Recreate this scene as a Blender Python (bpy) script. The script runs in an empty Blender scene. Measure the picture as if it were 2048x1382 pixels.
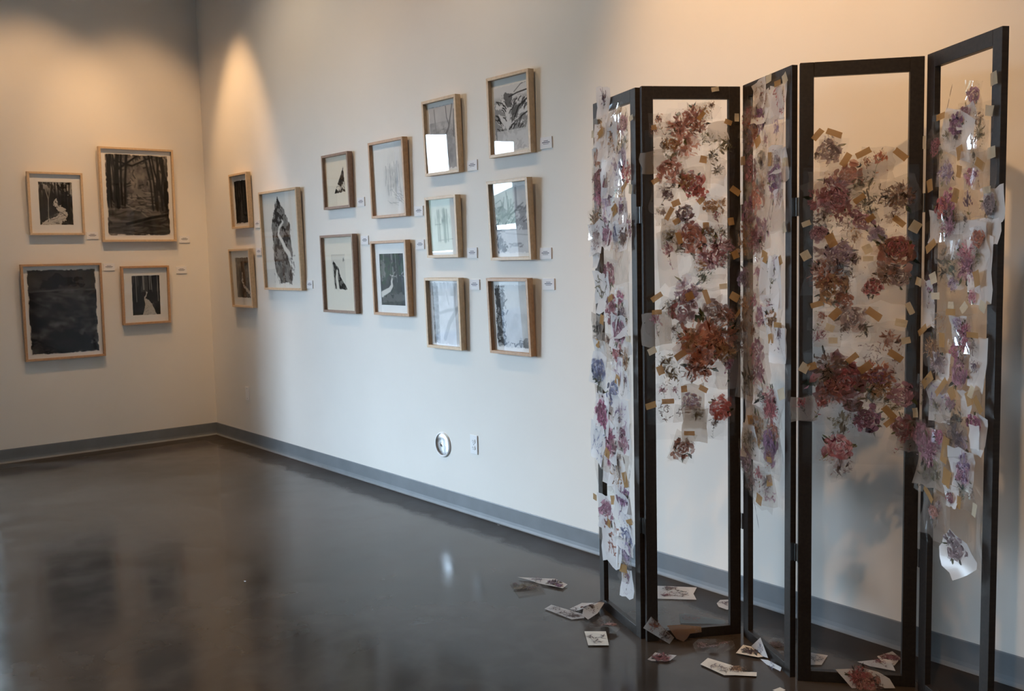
import bpy, math, random
import numpy as np
from mathutils import Matrix, Vector

# ---------------------------------------------------------------- camera
SC = bpy.context.scene
COL = SC.collection
FPX, YAW, PITCH, ROLL = 1947.1, math.radians(39.2005), math.radians(5.2079), math.radians(-1.3078)
CAM = np.array([8.5143, -3.4519, 1.55])
FW = np.array([-math.cos(YAW) * math.cos(PITCH), math.sin(YAW) * math.cos(PITCH), -math.sin(PITCH)])
_r = np.cross(FW, [0, 0, 1.0]); _r /= np.linalg.norm(_r); _u = np.cross(_r, FW)
RT = _r * math.cos(ROLL) + _u * math.sin(ROLL)
UP = -_r * math.sin(ROLL) + _u * math.cos(ROLL)
cd = bpy.data.cameras.new('camera'); cam = bpy.data.objects.new('camera', cd); COL.objects.link(cam)
cd.sensor_width = 36.0; cd.lens = FPX * 36.0 / 2048.0; cd.clip_start = 0.05
M = Matrix.Identity(4)
for i in range(3):
    M[i][0], M[i][1], M[i][2], M[i][3] = RT[i], UP[i], -FW[i], CAM[i]
cam.matrix_world = M
SC.camera = cam

# ---------------------------------------------------------------- world, exposure
SC.view_settings.view_transform = 'Standard'; SC.view_settings.look = 'None'
SC.view_settings.gamma = 1.0; SC.view_settings.use_curve_mapping = False
SC.view_settings.exposure = 0.0
SC.cycles.max_bounces = 8; SC.cycles.diffuse_bounces = 4; SC.cycles.glossy_bounces = 4
SC.cycles.transparent_max_bounces = 40; SC.cycles.caustics_reflective = False
SC.cycles.sample_clamp_indirect = 6.0
WORLD_STRENGTH = 66.0
w = bpy.data.worlds.new('overcast_sky'); SC.world = w; w.use_nodes = True
bg = w.node_tree.nodes['Background']; bg.inputs[0].default_value = (0.63, 0.80, 1.0, 1); bg.inputs[1].default_value = WORLD_STRENGTH

# window openings in the left-hand wall (y from, y to), outside the frame to the left
WIN = [(-2.26, -1.84), (-2.94, -2.50), (-3.86, -3.40), (-5.60, -4.15)]
WZ0, WZ1 = 0.12, 2.75
for a, b in WIN:
    ld = bpy.data.lights.new('daylight_portal', 'AREA'); ld.shape = 'RECTANGLE'
    ld.size = b - a; ld.size_y = WZ1 - WZ0; ld.cycles.is_portal = True
    lo = bpy.data.objects.new('daylight_portal', ld); COL.objects.link(lo)
    lo.location = (-0.22, (a + b) / 2, (WZ0 + WZ1) / 2)
    lo.rotation_euler = Vector((-1, 0, 0)).to_track_quat('Z', 'Y').to_euler()

WARM = (1.0, 0.60, 0.29)
def spot(loc, aim, watts, deg, blend=0.8, col=WARM, rad=0.05):
    ld = bpy.data.lights.new('ceiling_spot', 'SPOT'); ld.energy = watts; ld.color = col
    ld.spot_size = math.radians(deg); ld.spot_blend = blend; ld.shadow_soft_size = rad
    lo = bpy.data.objects.new('ceiling_spot', ld); COL.objects.link(lo)
    lo.location = loc
    lo.rotation_euler = (Vector(aim) - Vector(loc)).to_track_quat('-Z', 'Y').to_euler()
spot((1.4, -1.45, 4.35), (0, -1.35, 2.2), 112, 58)
spot((1.4, -0.65, 4.35), (0, -0.55, 2.2), 92, 56)
spot((0.85, -0.75, 4.35), (0.8, 0, 1.9), 175, 44, 0.7)
spot((2.1, -1.4, 4.35), (2.0, 0, 1.8), 90, 95, 1.0, (1.0, 0.76, 0.48))
spot((3.4, -1.4, 4.35), (3.6, 0, 2.5), 62, 80, 1.0, (1.0, 0.70, 0.42))
spot((4.5, -1.4, 4.35), (4.7, 0, 2.6), 50, 80, 1.0, (1.0, 0.76, 0.48))
spot((6.05, -1.1, 4.35), (6.05, 0, 2.6), 235, 60)
spot((7.95, -3.07, 4.35), (6.9, 0, 1.8), 240, 60)

# ---------------------------------------------------------------- helpers
rnd = random.Random(7)
def ray(px, py):
    return FW + RT * (px - 1024) / FPX - UP * (py - 691) / FPX
def on_plane(px, py, p0, n):
    d = ray(px, py); return CAM + d * (np.dot(np.asarray(p0, float) - CAM, n) / np.dot(d, n))
def floor_pt(px, py, z=0.0): return on_plane(px, py, (0, 0, z), np.array([0, 0, 1.0]))
def wallr_pt(px, py, d=0.0): return on_plane(px, py, (0, -d, 0), np.array([0, 1.0, 0]))
def walll_pt(px, py, d=0.0): return on_plane(px, py, (d, 0, 0), np.array([1.0, 0, 0]))

def link(name, me, parent=None, mat=None):
    o = bpy.data.objects.new(name, me); COL.objects.link(o)
    if mat is not None and me is not None and not me.materials: me.materials.append(mat)
    if parent is not None: o.parent = parent
    return o
def tag(o, label=None, cat=None, group=None, kind=None):
    if label: o['label'] = label
    if cat: o['category'] = cat
    if group: o['group'] = group
    if kind: o['kind'] = kind
    return o
def empty(name, loc=(0, 0, 0)):
    o = bpy.data.objects.new(name, None); COL.objects.link(o); o.location = loc; o.empty_display_size = 0.05
    return o
class MB:
    def __init__(s): s.v, s.f, s.c = [], [], []
    def box(s, x0, x1, y0, y1, z0, z1):
        b = len(s.v)
        s.v += [(x, y, z) for z in (z0, z1) for y in (y0, y1) for x in (x0, x1)]
        s.f += [tuple(b + k for k in q) for q in ((0, 2, 3, 1), (4, 5, 7, 6), (0, 1, 5, 4), (2, 6, 7, 3), (0, 4, 6, 2), (1, 3, 7, 5))]
        return s
    def prism(s, pts, y0, y1):       # polygon in x,z extruded along y
        b = len(s.v); n = len(pts)
        s.v += [(x, y0, z) for x, z in pts] + [(x, y1, z) for x, z in pts]
        s.f += [tuple(b + k for k in range(n)), tuple(b + n + k for k in reversed(range(n)))]
        s.f += [(b + k, b + n + k, b + n + (k + 1) % n, b + (k + 1) % n) for k in range(n)]
        return s
    def poly(s, pts, col=None):
        b = len(s.v); s.v += pts; s.f.append(tuple(range(b, b + len(pts))))
        if col is not None: s.c += col
        return s
    def mesh(s, name):
        me = bpy.data.meshes.new(name); me.from_pydata(s.v, [], s.f)
        if s.c:
            a = me.color_attributes.new('paint', 'FLOAT_COLOR', 'POINT')
            a.data.foreach_set('color', np.array(s.c, np.float32).ravel())
        me.update(); return me
    def build(s, name, mat, parent=None, bevel=0):
        o = link(name, s.mesh(name), parent, mat)
        if bevel:
            m = o.modifiers.new('bevel', 'BEVEL'); m.width = bevel; m.segments = 2; m.limit_method = 'ANGLE'
        return o

# ---------------------------------------------------------------- materials
def mat(name):
    m = bpy.data.materials.new(name); m.use_nodes = True
    return m, m.node_tree.nodes, m.node_tree.links
def bsdf(nodes): return nodes['Principled BSDF']
def plain(name, col, rough=0.5, metal=0.0, noise=0.0, scale=20, bump=0.0, stretch=(1, 1, 1), spec=0.5):
    m, N, L = mat(name); b = bsdf(N)
    b.inputs['Base Color'].default_value = (*col, 1); b.inputs['Roughness'].default_value = rough
    b.inputs['Metallic'].default_value = metal; b.inputs['Specular IOR Level'].default_value = spec
    if noise or bump:
        tc = N.new('ShaderNodeTexCoord'); mp = N.new('ShaderNodeMapping'); mp.inputs['Scale'].default_value = stretch
        nz = N.new('ShaderNodeTexNoise'); nz.inputs['Scale'].default_value = scale; nz.inputs['Detail'].default_value = 6
        L.new(tc.outputs['Object'], mp.inputs[0]); L.new(mp.outputs[0], nz.inputs['Vector'])
        if noise:
            mx = N.new('ShaderNodeMix'); mx.data_type = 'RGBA'
            mx.inputs[6].default_value = (*[c * (1 - noise) for c in col], 1); mx.inputs[7].default_value = (*[min(1, c * (1 + noise)) for c in col], 1)
            rp = N.new('ShaderNodeMapRange'); rp.inputs[1].default_value = 0.3; rp.inputs[2].default_value = 0.7
            L.new(nz.outputs[0], rp.inputs[0]); L.new(rp.outputs[0], mx.inputs[0]); L.new(mx.outputs[2], b.inputs['Base Color'])
        if bump:
            bp = N.new('ShaderNodeBump'); bp.inputs['Strength'].default_value = bump; bp.inputs['Distance'].default_value = 0.002
            L.new(nz.outputs[0], bp.inputs['Height']); L.new(bp.outputs[0], b.inputs['Normal'])
    return m
def thin_glass(name, tint=(1, 1, 1), f0=0.04, rough=0.0):
    m, N, L = mat(name); N.remove(bsdf(N)); out = N['Material Output']
    tr = N.new('ShaderNodeBsdfTransparent'); tr.inputs[0].default_value = (*tint, 1)
    gl = N.new('ShaderNodeBsdfGlossy'); gl.inputs['Roughness'].default_value = rough
    lw = N.new('ShaderNodeLayerWeight'); lw.inputs[0].default_value = 0.5      # facing = 1 - |cos|, alike from both sides
    pw = N.new('ShaderNodeMath'); pw.operation = 'POWER'; pw.inputs[1].default_value = 5.0; L.new(lw.outputs['Facing'], pw.inputs[0])
    ma = N.new('ShaderNodeMath'); ma.operation = 'MULTIPLY_ADD'; ma.inputs[1].default_value = 0.95; ma.inputs[2].default_value = f0; ma.use_clamp = True
    mx = N.new('ShaderNodeMixShader')
    L.new(pw.outputs[0], ma.inputs[0]); L.new(ma.outputs[0], mx.inputs[0])
    L.new(tr.outputs[0], mx.inputs[1]); L.new(gl.outputs[0], mx.inputs[2]); L.new(mx.outputs[0], out.inputs[0])
    return m
def sheet(name, col, opac, rough=0.35, trans=0.5, gloss=0.0):
    # vellum / paper: clear part + diffuse + translucent
    m, N, L = mat(name); N.remove(bsdf(N)); out = N['Material Output']
    di = N.new('ShaderNodeBsdfDiffuse'); tl = N.new('ShaderNodeBsdfTranslucent'); tr = N.new('ShaderNodeBsdfTransparent')
    di.inputs[0].default_value = (*col, 1); tl.inputs[0].default_value = (*col, 1); tr.inputs[0].default_value = (*[0.5 + 0.5 * c for c in col], 1)
    m1 = N.new('ShaderNodeMixShader'); m1.inputs[0].default_value = trans
    L.new(di.outputs[0], m1.inputs[1]); L.new(tl.outputs[0], m1.inputs[2])
    m2 = N.new('ShaderNodeMixShader'); m2.inputs[0].default_value = opac
    L.new(tr.outputs[0], m2.inputs[1]); L.new(m1.outputs[0], m2.inputs[2])
    last = m2
    if gloss:
        gl = N.new('ShaderNodeBsdfGlossy'); gl.inputs['Roughness'].default_value = rough
        m3 = N.new('ShaderNodeMixShader'); m3.inputs[0].default_value = gloss
        L.new(m2.outputs[0], m3.inputs[1]); L.new(gl.outputs[0], m3.inputs[2]); last = m3
    L.new(last.outputs[0], out.inputs[0])
    return m
def painted(name, trans=0.0, rough=0.7, spec=0.2):
    m, N, L = mat(name); b = bsdf(N)
    at = N.new('ShaderNodeVertexColor'); at.layer_name = 'paint'
    L.new(at.outputs[0], b.inputs['Base Color']); b.inputs['Roughness'].default_value = rough; b.inputs['Specular IOR Level'].default_value = spec
    if trans:
        tl = N.new('ShaderNodeBsdfTranslucent'); L.new(at.outputs[0], tl.inputs[0])
        mx = N.new('ShaderNodeMixShader'); mx.inputs[0].default_value = trans
        L.new(b.outputs[0], mx.inputs[1]); L.new(tl.outputs[0], mx.inputs[2])
        tr = N.new('ShaderNodeBsdfTransparent'); m2 = N.new('ShaderNodeMixShader'); L.new(at.outputs[1], m2.inputs[0])
        L.new(tr.outputs[0], m2.inputs[1]); L.new(mx.outputs[0], m2.inputs[2]); L.new(m2.outputs[0], N['Material Output'].inputs[0])
    return m

WALL = plain('painted_plaster', (0.80, 0.77, 0.72), 0.75, noise=0.012, scale=3, bump=0.04, spec=0.25)
CEIL = plain('ceiling_paint', (0.62, 0.60, 0.56), 0.9)
BASE = plain('grey_rubber_base', (0.17, 0.185, 0.20), 0.45, noise=0.10, scale=6)
MAPLE = plain('maple_wood', (0.66, 0.47, 0.29), 0.45, noise=0.10, scale=9, stretch=(6, 6, 6))
CHERRY = plain('warm_maple_wood', (0.50, 0.29, 0.15), 0.45, noise=0.12, scale=9, stretch=(6, 6, 6))
WALNUT = plain('walnut_wood', (0.29, 0.175, 0.115), 0.5, noise=0.15, scale=9, stretch=(6, 6, 6))
PAPER = plain('cream_paper', (0.80, 0.76, 0.68), 0.9, spec=0.1)
WHITEPAPER = plain('white_paper', (0.84, 0.83, 0.80), 0.9, spec=0.1)
CARD = plain('white_card', (0.80, 0.79, 0.80), 0.8, spec=0.2)
INK = plain('printed_ink', (0.12, 0.12, 0.14), 0.8)
PLASTIC = plain('white_plastic', (0.82, 0.82, 0.82), 0.35)
SLOT = plain('dark_slot', (0.03, 0.03, 0.03), 0.6)
CHROME = plain('polished_chrome', (0.88, 0.89, 0.90), 0.16, metal=1.0)
STEEL = plain('hinge_steel', (0.16, 0.16, 0.16), 0.35, metal=1.0)
DARKWOOD = plain('dark_stained_wood', (0.020, 0.014, 0.010), 0.45, noise=0.45, scale=14, stretch=(6, 6, 0.5), bump=0.08, spec=0.5)
ALU = plain('window_frame_metal', (0.16, 0.16, 0.17), 0.4, metal=0.6)
CONC = plain('pale_concrete', (0.20, 0.20, 0.20), 0.9, noise=0.08, scale=2)
SHADED_GROUND = plain('shaded_ground', (0.07, 0.085, 0.11), 0.9, noise=0.2, scale=1.5)  # ground near the building: its bluish shade is put into the colour
GLASS = thin_glass('picture_glass', f0=0.013)
WINGLASS = thin_glass('window_glass', tint=(0.97, 0.985, 0.985))
ART = painted('ink_painting', spec=0.0)
PAINT = painted('flower_paint', trans=0.66, rough=0.45)
FLOORPAINT = painted('scrap_paint', trans=0.05, rough=0.5)
FILM = thin_glass('clear_acetate', tint=(0.965, 0.965, 0.965), f0=0.06, rough=0.03)
HAZE = sheet('hazy_acetate', (0.82, 0.80, 0.78), 0.09, gloss=0.05, rough=0.06)
VELLUM = sheet('pale_vellum', (0.86, 0.81, 0.76), 0.20, trans=0.75, gloss=0.02, rough=0.3)
VGREY = sheet('grey_vellum', (0.72, 0.66, 0.60), 0.42, trans=0.6, gloss=0.02, rough=0.3)
VWHITE = sheet('white_tracing_paper', (0.87, 0.85, 0.84), 0.78, trans=0.32, gloss=0.03, rough=0.25)
AMBER = sheet('amber_film', (0.38, 0.17, 0.05), 0.6, trans=0.5, gloss=0.08, rough=0.1)
TAPE = sheet('ochre_masking_tape', (0.50, 0.31, 0.14), 0.86, trans=0.45)
TAPEC = sheet('cream_masking_tape', (0.74, 0.66, 0.50), 0.88, trans=0.40)

# polished, stained concrete floor with an unpolished border beside the walls
def floor_material():
    m, N, L = mat('polished_stained_concrete'); b = bsdf(N)
    tc = N.new('ShaderNodeTexCoord')
    def noise(sc, det, dist=0.0):
        n = N.new('ShaderNodeTexNoise'); n.inputs['Scale'].default_value = sc; n.inputs['Detail'].default_value = det
        n.inputs['Distortion'].default_value = dist; L.new(tc.outputs['Object'], n.inputs['Vector']); return n
    n1, n2, n3 = noise(0.9, 7, 0.6), noise(5, 8, 0.3), noise(40, 4)
    def rng(src, a, c, d, e):
        r = N.new('ShaderNodeMapRange'); r.inputs[1].default_value = a; r.inputs[2].default_value = c; r.inputs[3].default_value = d; r.inputs[4].default_value = e
        L.new(src, r.inputs[0]); return r.outputs[0]
    def mixc(fac, A, B):
        x = N.new('ShaderNodeMix'); x.data_type = 'RGBA'; L.new(fac, x.inputs[0])
        for k, c in ((6, A), (7, B)):
            if isinstance(c, tuple): x.inputs[k].default_value = (*c, 1)
            else: L.new(c, x.inputs[k])
        return x.outputs[2]
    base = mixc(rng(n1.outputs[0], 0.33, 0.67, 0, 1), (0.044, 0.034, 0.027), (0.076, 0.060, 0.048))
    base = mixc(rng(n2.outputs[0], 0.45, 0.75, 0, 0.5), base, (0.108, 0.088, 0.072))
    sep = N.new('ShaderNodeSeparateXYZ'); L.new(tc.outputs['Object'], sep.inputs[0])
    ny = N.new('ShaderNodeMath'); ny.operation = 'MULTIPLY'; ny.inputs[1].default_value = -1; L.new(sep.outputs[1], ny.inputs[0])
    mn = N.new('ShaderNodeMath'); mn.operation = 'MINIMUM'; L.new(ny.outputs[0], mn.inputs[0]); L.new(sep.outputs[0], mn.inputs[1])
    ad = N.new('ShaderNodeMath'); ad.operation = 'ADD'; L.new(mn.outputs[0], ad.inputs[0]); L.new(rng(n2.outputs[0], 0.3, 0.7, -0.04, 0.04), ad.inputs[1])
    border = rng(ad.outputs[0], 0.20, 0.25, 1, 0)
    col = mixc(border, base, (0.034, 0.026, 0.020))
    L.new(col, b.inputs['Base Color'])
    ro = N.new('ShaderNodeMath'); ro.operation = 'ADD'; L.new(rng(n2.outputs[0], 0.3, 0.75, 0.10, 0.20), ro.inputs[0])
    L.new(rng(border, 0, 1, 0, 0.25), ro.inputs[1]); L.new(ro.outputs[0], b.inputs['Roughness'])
    b.inputs['Specular IOR Level'].default_value = 0.30
    bp = N.new('ShaderNodeBump'); bp.inputs['Strength'].default_value = 0.10; bp.inputs['Distance'].default_value = 0.004
    L.new(n2.outputs[0], bp.inputs['Height']); L.new(bp.outputs[0], b.inputs['Normal'])
    return m
FLOOR = floor_material()

# ---------------------------------------------------------------- room shell
RX, RY, RZ = 12.0, -9.0, 4.5
def struct(o): o['kind'] = 'structure'; return o
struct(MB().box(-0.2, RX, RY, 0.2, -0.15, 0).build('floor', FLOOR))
struct(MB().box(-0.2, RX, RY, 0.2, RZ, RZ + 0.1).build('ceiling', CEIL))
struct(MB().box(-0.2, RX, 0, 0.2, 0, RZ).build('wall_right', WALL))
wl = MB(); ys = [0.0]
for a, b in WIN:
    wl.box(-0.2, 0, b, ys[-1], 0, RZ); wl.box(-0.2, 0, a, b, WZ1, RZ); wl.box(-0.2, 0, a, b, 0, WZ0); ys.append(a)
wl.box(-0.2, 0, RY, ys[-1], 0, RZ)
struct(wl.build('wall_left', WALL))
struct(MB().box(-0.2, RX, RY - 0.2, RY, 0, RZ).build('wall_behind', WALL))
struct(MB().box(RX, RX + 0.2, RY, 0.2, 0, RZ).build('wall_far', WALL))
def cove(L0, L1, axis):
    # 4 inch rubber cove base: flat strip, small toe at the floor
    prof = [(0, 0), (0.016, 0), (0.012, 0.004), (0.006, 0.014), (0.004, 0.03), (0.004, 0.107), (0.002, 0.111), (0, 0.111)]
    mb = MB(); n = len(prof)
    for t in (L0, L1):
        mb.v += [((t, -d, z) if axis == 'x' else (d, t, z)) for d, z in prof]
    mb.f = [tuple(range(n)), tuple(reversed(range(n, 2 * n)))] + [(k, n + k, n + (k + 1) % n, (k + 1) % n) for k in range(n)]
    return mb
struct(cove(0.004, RX, 'x').build('baseboard_right', BASE))
struct(cove(-1.83, -0.004, 'y').build('baseboard_left', BASE))
for i, (a, b) in enumerate(WIN):
    wn = struct(empty('window_%d' % (i + 1), (0, 0, 0)))
    f = MB(); t = 0.05
    f.box(-0.16, -0.06, a, a + t, WZ0, WZ1).box(-0.16, -0.06, b - t, b, WZ0, WZ1)
    f.box(-0.16, -0.06, a + t, b - t, WZ0, WZ0 + t).box(-0.16, -0.06, a + t, b - t, WZ1 - t, WZ1)
    f.build('window_frame', ALU, wn)
    MB().box(-0.112, -0.106, a + t, b - t, WZ0 + t, WZ1 - t).build('pane', WINGLASS, wn)
struct(MB().box(-6.3, -0.2, -30, 15, -0.25, -0.15).build('ground', SHADED_GROUND))
hl = MB(); n_ = 40
for k in range(n_ + 1):
    y = -70 + 90 * k / n_; z = 3.6 + 1.3 * math.sin(k * 0.55) + 0.9 * math.sin(k * 1.7 + 1)
    hl.v += [(-58, y, -0.2), (-56 - 0.5 * z, y, z), (-70, y, -0.2)]
for k in range(n_): hl.f += [(3 * k, 3 * k + 3, 3 * k + 4, 3 * k + 1), (3 * k + 1, 3 * k + 4, 3 * k + 5, 3 * k + 2)]
struct(hl.build('hills', plain('hillside', (0.10, 0.13, 0.10), 0.95, noise=0.3, scale=0.4)))
struct(MB().box(-60, -6.3, -40, 25, -0.25, -0.15).build('pavement', CONC))
struct(MB().box(-1.25, -1.0, -3.05, -1.6, -0.15, 3.6).build('daylight_block_wall', WALL))  # unseen wall, added to block daylight through the first window
struct(MB().box(-0.95, -0.2, -5.6, 0.2, 2.95, 3.05).build('daylight_block_slab', CEIL))  # unseen slab over the windows, added to cut steep daylight

# ---------------------------------------------------------------- ink paintings (computed brushwork as vertex paint)
class Art:
    def __init__(s, wd, ht, seed, res=96):
        s.W = res; s.H = max(8, int(res * ht / wd)); s.rg = np.random.default_rng(seed)
        s.Y, s.X = np.mgrid[0:s.H, 0:s.W].astype(float); s.X /= s.W - 1; s.Y /= s.H - 1
        s.t = np.ones((s.H, s.W)); s.asp = ht / wd
    def noise(s, fx, fy, octv=4, seed=None):
        out = np.zeros((s.H, s.W)); amp, tot = 1.0, 0
        for o in range(octv):
            nx, ny = int(fx * 2 ** o) + 2, int(fy * 2 ** o) + 2
            g = s.rg.random((ny, nx))
            x = s.X * (nx - 1.001); y = s.Y * (ny - 1.001); xi = x.astype(int); yi = y.astype(int); xf = x - xi; yf = y - yi
            xf = xf * xf * (3 - 2 * xf); yf = yf * yf * (3 - 2 * yf)
            out += amp * ((g[yi, xi] * (1 - xf) + g[yi, xi + 1] * xf) * (1 - yf) + (g[yi + 1, xi] * (1 - xf) + g[yi + 1, xi + 1] * xf) * yf)
            tot += amp; amp *= 0.6
            if nx > s.W and ny > s.H: break
        out /= tot
        return np.clip((out - 0.5) * 2.2 + 0.5, 0, 1)
    def blend(s, mask, tone, a=1.0):
        s.t = s.t * (1 - mask * a) + tone * mask * a
    def line(s, pts, w, tone, a=1.0, soft=0.012, w2=None):
        w2 = w if w2 is None else w2
        m = np.zeros_like(s.t); n = len(pts) - 1
        for k in range(n):
            (x0, y0), (x1, y1) = pts[k], pts[k + 1]
            dx, dy = x1 - x0, (y1 - y0) * s.asp; L2 = dx * dx + dy * dy + 1e-9
            u = np.clip(((s.X - x0) * dx + (s.Y - y0) * s.asp * dy) / L2, 0, 1)
            d = np.hypot(s.X - x0 - u * dx, (s.Y - y0) * s.asp - u * dy)
            ww = w + (w2 - w) * (k + u) / n
            m = np.maximum(m, np.clip((ww - d) / soft + 0.5, 0, 1))
        s.blend(m, tone, a)
    def poly(s, pts, tone, a=1.0, rough=0.0, soft=None):
        x, y = s.X, s.Y
        if rough: x = x + (s.noise(14, 18, 3) - 0.5) * rough; y = y + (s.noise(14, 18, 3) - 0.5) * rough
        ins = np.zeros(s.t.shape, bool); n = len(pts)
        for k in range(n):
            (x0, y0), (x1, y1) = pts[k], pts[(k + 1) % n]
            if y0 == y1: continue
            ins ^= ((y0 > y) != (y1 > y)) & (x < (x1 - x0) * (y - y0) / (y1 - y0) + x0)
        s.blend(ins.astype(float), tone, a)
        return ins
    def trunks(s, n, x0, x1, y0, y1, w, tone, a=0.9, lean=0.06):
        for k in range(n):
            x = s.rg.uniform(x0, x1); l = s.rg.uniform(-lean, lean); b = s.rg.uniform(0.8, 1) * (y1 - y0) + y0
            s.line([(x + l, y0), (x + l * 0.3 + s.rg.uniform(-.01, .01), (y0 + b) / 2), (x, b)], w * s.rg.uniform(0.5, 1.2), tone * s.rg.uniform(0.6, 1.4), a)
    def dabs(s, n, box, ln, w, tone, a=0.8, ang=None):
        for k in range(n):
            x, y = s.rg.uniform(box[0], box[2]), s.rg.uniform(box[1], box[3]); t = s.rg.uniform(0, 6.3) if ang is None else ang + s.rg.normal(0, 0.3)
            l = ln * s.rg.uniform(0.5, 1.3)
            s.line([(x, y), (x + l * math.cos(t), y + l * math.sin(t) / s.asp)], w * s.rg.uniform(0.6, 1.3), tone if not hasattr(tone, '__len__') else s.rg.uniform(*tone), a)
    def edge(s, m=0.02, paper=1.0):
        n = (s.noise(16, 20, 3) - 0.5) * m * 1.2
        d = np.minimum(np.minimum(s.X, 1 - s.X), np.minimum(s.Y, 1 - s.Y) * s.asp) + n
        s.blend(np.clip((m * 0.6 - d) / 0.01, 0, 1), paper)
    def rgb(s, g=1.7, paper=(0.80, 0.76, 0.68), ink=(0.014, 0.013, 0.013), mid=None):
        t = (np.clip(s.t, 0, 1) ** g)[..., None]; c = np.array(ink) * (1 - t) + np.array(paper) * t
        if mid is not None: c = c * (1 - (t * (1 - t) * 4) * 0.6) + np.array(mid) * (t * (1 - t) * 4) * 0.6 * (0.3 + t)
        return c
PATH = [(0.05, 0.98), (0.45, 0.80), (0.62, 0.66), (0.50, 0.54), (0.46, 0.42), (0.52, 0.34)]

def art_LA(s):
    s.t = 0.10 + 0.25 * s.noise(6, 5) * s.noise(12, 10)
    s.blend(np.clip((0.34 - s.Y) * 4, 0, 1) * (s.noise(9, 8) > 0.52), 0.75, 0.8)
    s.poly([(0.8, 0.12), (1, 0.02), (1, 0.3), (0.86, 0.28)], 0.8, 0.7, 0.1)
    s.trunks(9, 0.03, 0.98, 0, 0.7, 0.02, 0.06)
    s.poly([(0.02, 1), (0.1, 0.93), (0.42, 0.82), (0.62, 0.72), (0.52, 0.60), (0.42, 0.54), (0.45, 0.42), (0.52, 0.36), (0.55, 0.45), (0.55, 0.52), (0.75, 0.60), (0.85, 0.72), (0.80, 0.85), (0.62, 1)], 0.82, 1, 0.05)
    s.dabs(26, (0.2, 0.66, 0.8, 0.98), 0.12, 0.008, (0.3, 0.7), 0.7, ang=-0.2)
    s.line([(0.26, 0.85), (0.28, 0.4), (0.2, 0.15)], 0.012, 0.6); s.line([(0.28, 0.42), (0.36, 0.1)], 0.009, 0.55); s.dabs(30, (0, 0.4, 1, 1), 0.08, 0.008, (0, 0.25))
    s.edge(0.012); return s.rgb(g=2.1)
def art_LB(s):
    s.t = 0.16 + 0.32 * s.noise(8, 9) * (0.5 + s.noise(18, 10))
    g = np.exp(-(((s.X - 0.52) / 0.28) ** 2 + ((s.Y - 0.28) / 0.25) ** 2)); s.blend(g * s.noise(12, 14), 0.68, 0.6)
    s.blend(np.clip((0.16 - s.Y) * 6, 0, 1) * (s.noise(20, 10) > 0.55), 0.8, 0.7)
    s.poly([(0.62, 0.42), (0.50, 0.44), (0.34, 0.56), (0.22, 0.66), (0.05, 0.8), (0.0, 1), (1, 1), (1, 0.86), (0.85, 0.68), (0.70, 0.56), (0.62, 0.47)], 0.46, 0.85, 0.06)
    s.blend(s.noise(3, 26, 3) * (s.Y > 0.52), 0.10, 0.75); s.dabs(36, (0.05, 0.58, 0.95, 1), 0.28, 0.010, (0.05, 0.2), 0.6, ang=-0.12); s.dabs(24, (0.3, 0.46, 0.75, 0.72), 0.14, 0.009, (0.5, 0.7), 0.7, ang=0.0)
    s.trunks(12, 0.0, 0.30, 0, 0.66, 0.014, 0.05); s.trunks(12, 0.72, 1.0, 0, 0.72, 0.014, 0.05, lean=0.12)
    s.line([(0.18, 0.65), (0.16, 0.3), (0.2, 0.0)], 0.028, 0.03); s.line([(0.17, 0.2), (0.5, 0.02)], 0.016, 0.04); s.line([(0.15, 0.08), (0.42, 0.14), (0.75, 0.02)], 0.014, 0.05)
    s.line([(0.98, 0.7), (0.86, 0.42), (0.78, 0.2), (0.74, 0.02)], 0.013, 0.04); s.line([(0.80, 0.38), (0.95, 0.55)], 0.018, 0.04); s.line([(0.88, 0.5), (0.93, 0.05)], 0.012, 0.05); s.line([(0.3, 0.86), (0.7, 0.78), (1, 0.74)], 0.022, 0.03)
    s.dabs(80, (0, 0.05, 1, 0.6), 0.06, 0.008, (0.02, 0.2)); s.edge(0.02); return s.rgb(g=2.1, mid=(0.34, 0.27, 0.20))
def art_LC(s):
    s.t = 0.03 + 0.30 * s.noise(4, 7) * s.noise(6, 16) + 0.04 * s.noise(3, 20)
    s.blend((s.Y < 0.24) * 1.0, 0.13 + 0.10 * s.noise(4, 4), 0.8)
    s.poly([(0.18, 0.12), (0.4, 0.06), (0.8, 0.14), (0.85, 0.2), (0.5, 0.22), (0.2, 0.22)], 0.04, 0.9, 0.08); s.poly([(0.06, 0.22), (0.12, 0.12), (0.2, 0.14), (0.16, 0.22)], 0.26, 0.6, 0.06)
    s.line([(0.02, 0.255), (0.5, 0.24), (0.98, 0.25)], 0.012, 0.30, 0.8); s.dabs(24, (0, 0.26, 1, 0.36), 0.3, 0.012, (0.12, 0.24), 0.5, ang=0.03); s.poly([(0.3, 0.75), (0.6, 0.7), (0.95, 0.85), (0.9, 1), (0.4, 1)], 0.025, 0.8, 0.1)
    s.poly([(0, 0.9), (0.3, 0.95), (0.35, 1.0), (0, 1)], 0.22, 0.6, 0.1); s.edge(0.02); return s.rgb(g=1.7, ink=(0.007, 0.008, 0.012), mid=(0.16, 0.16, 0.20))
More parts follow.
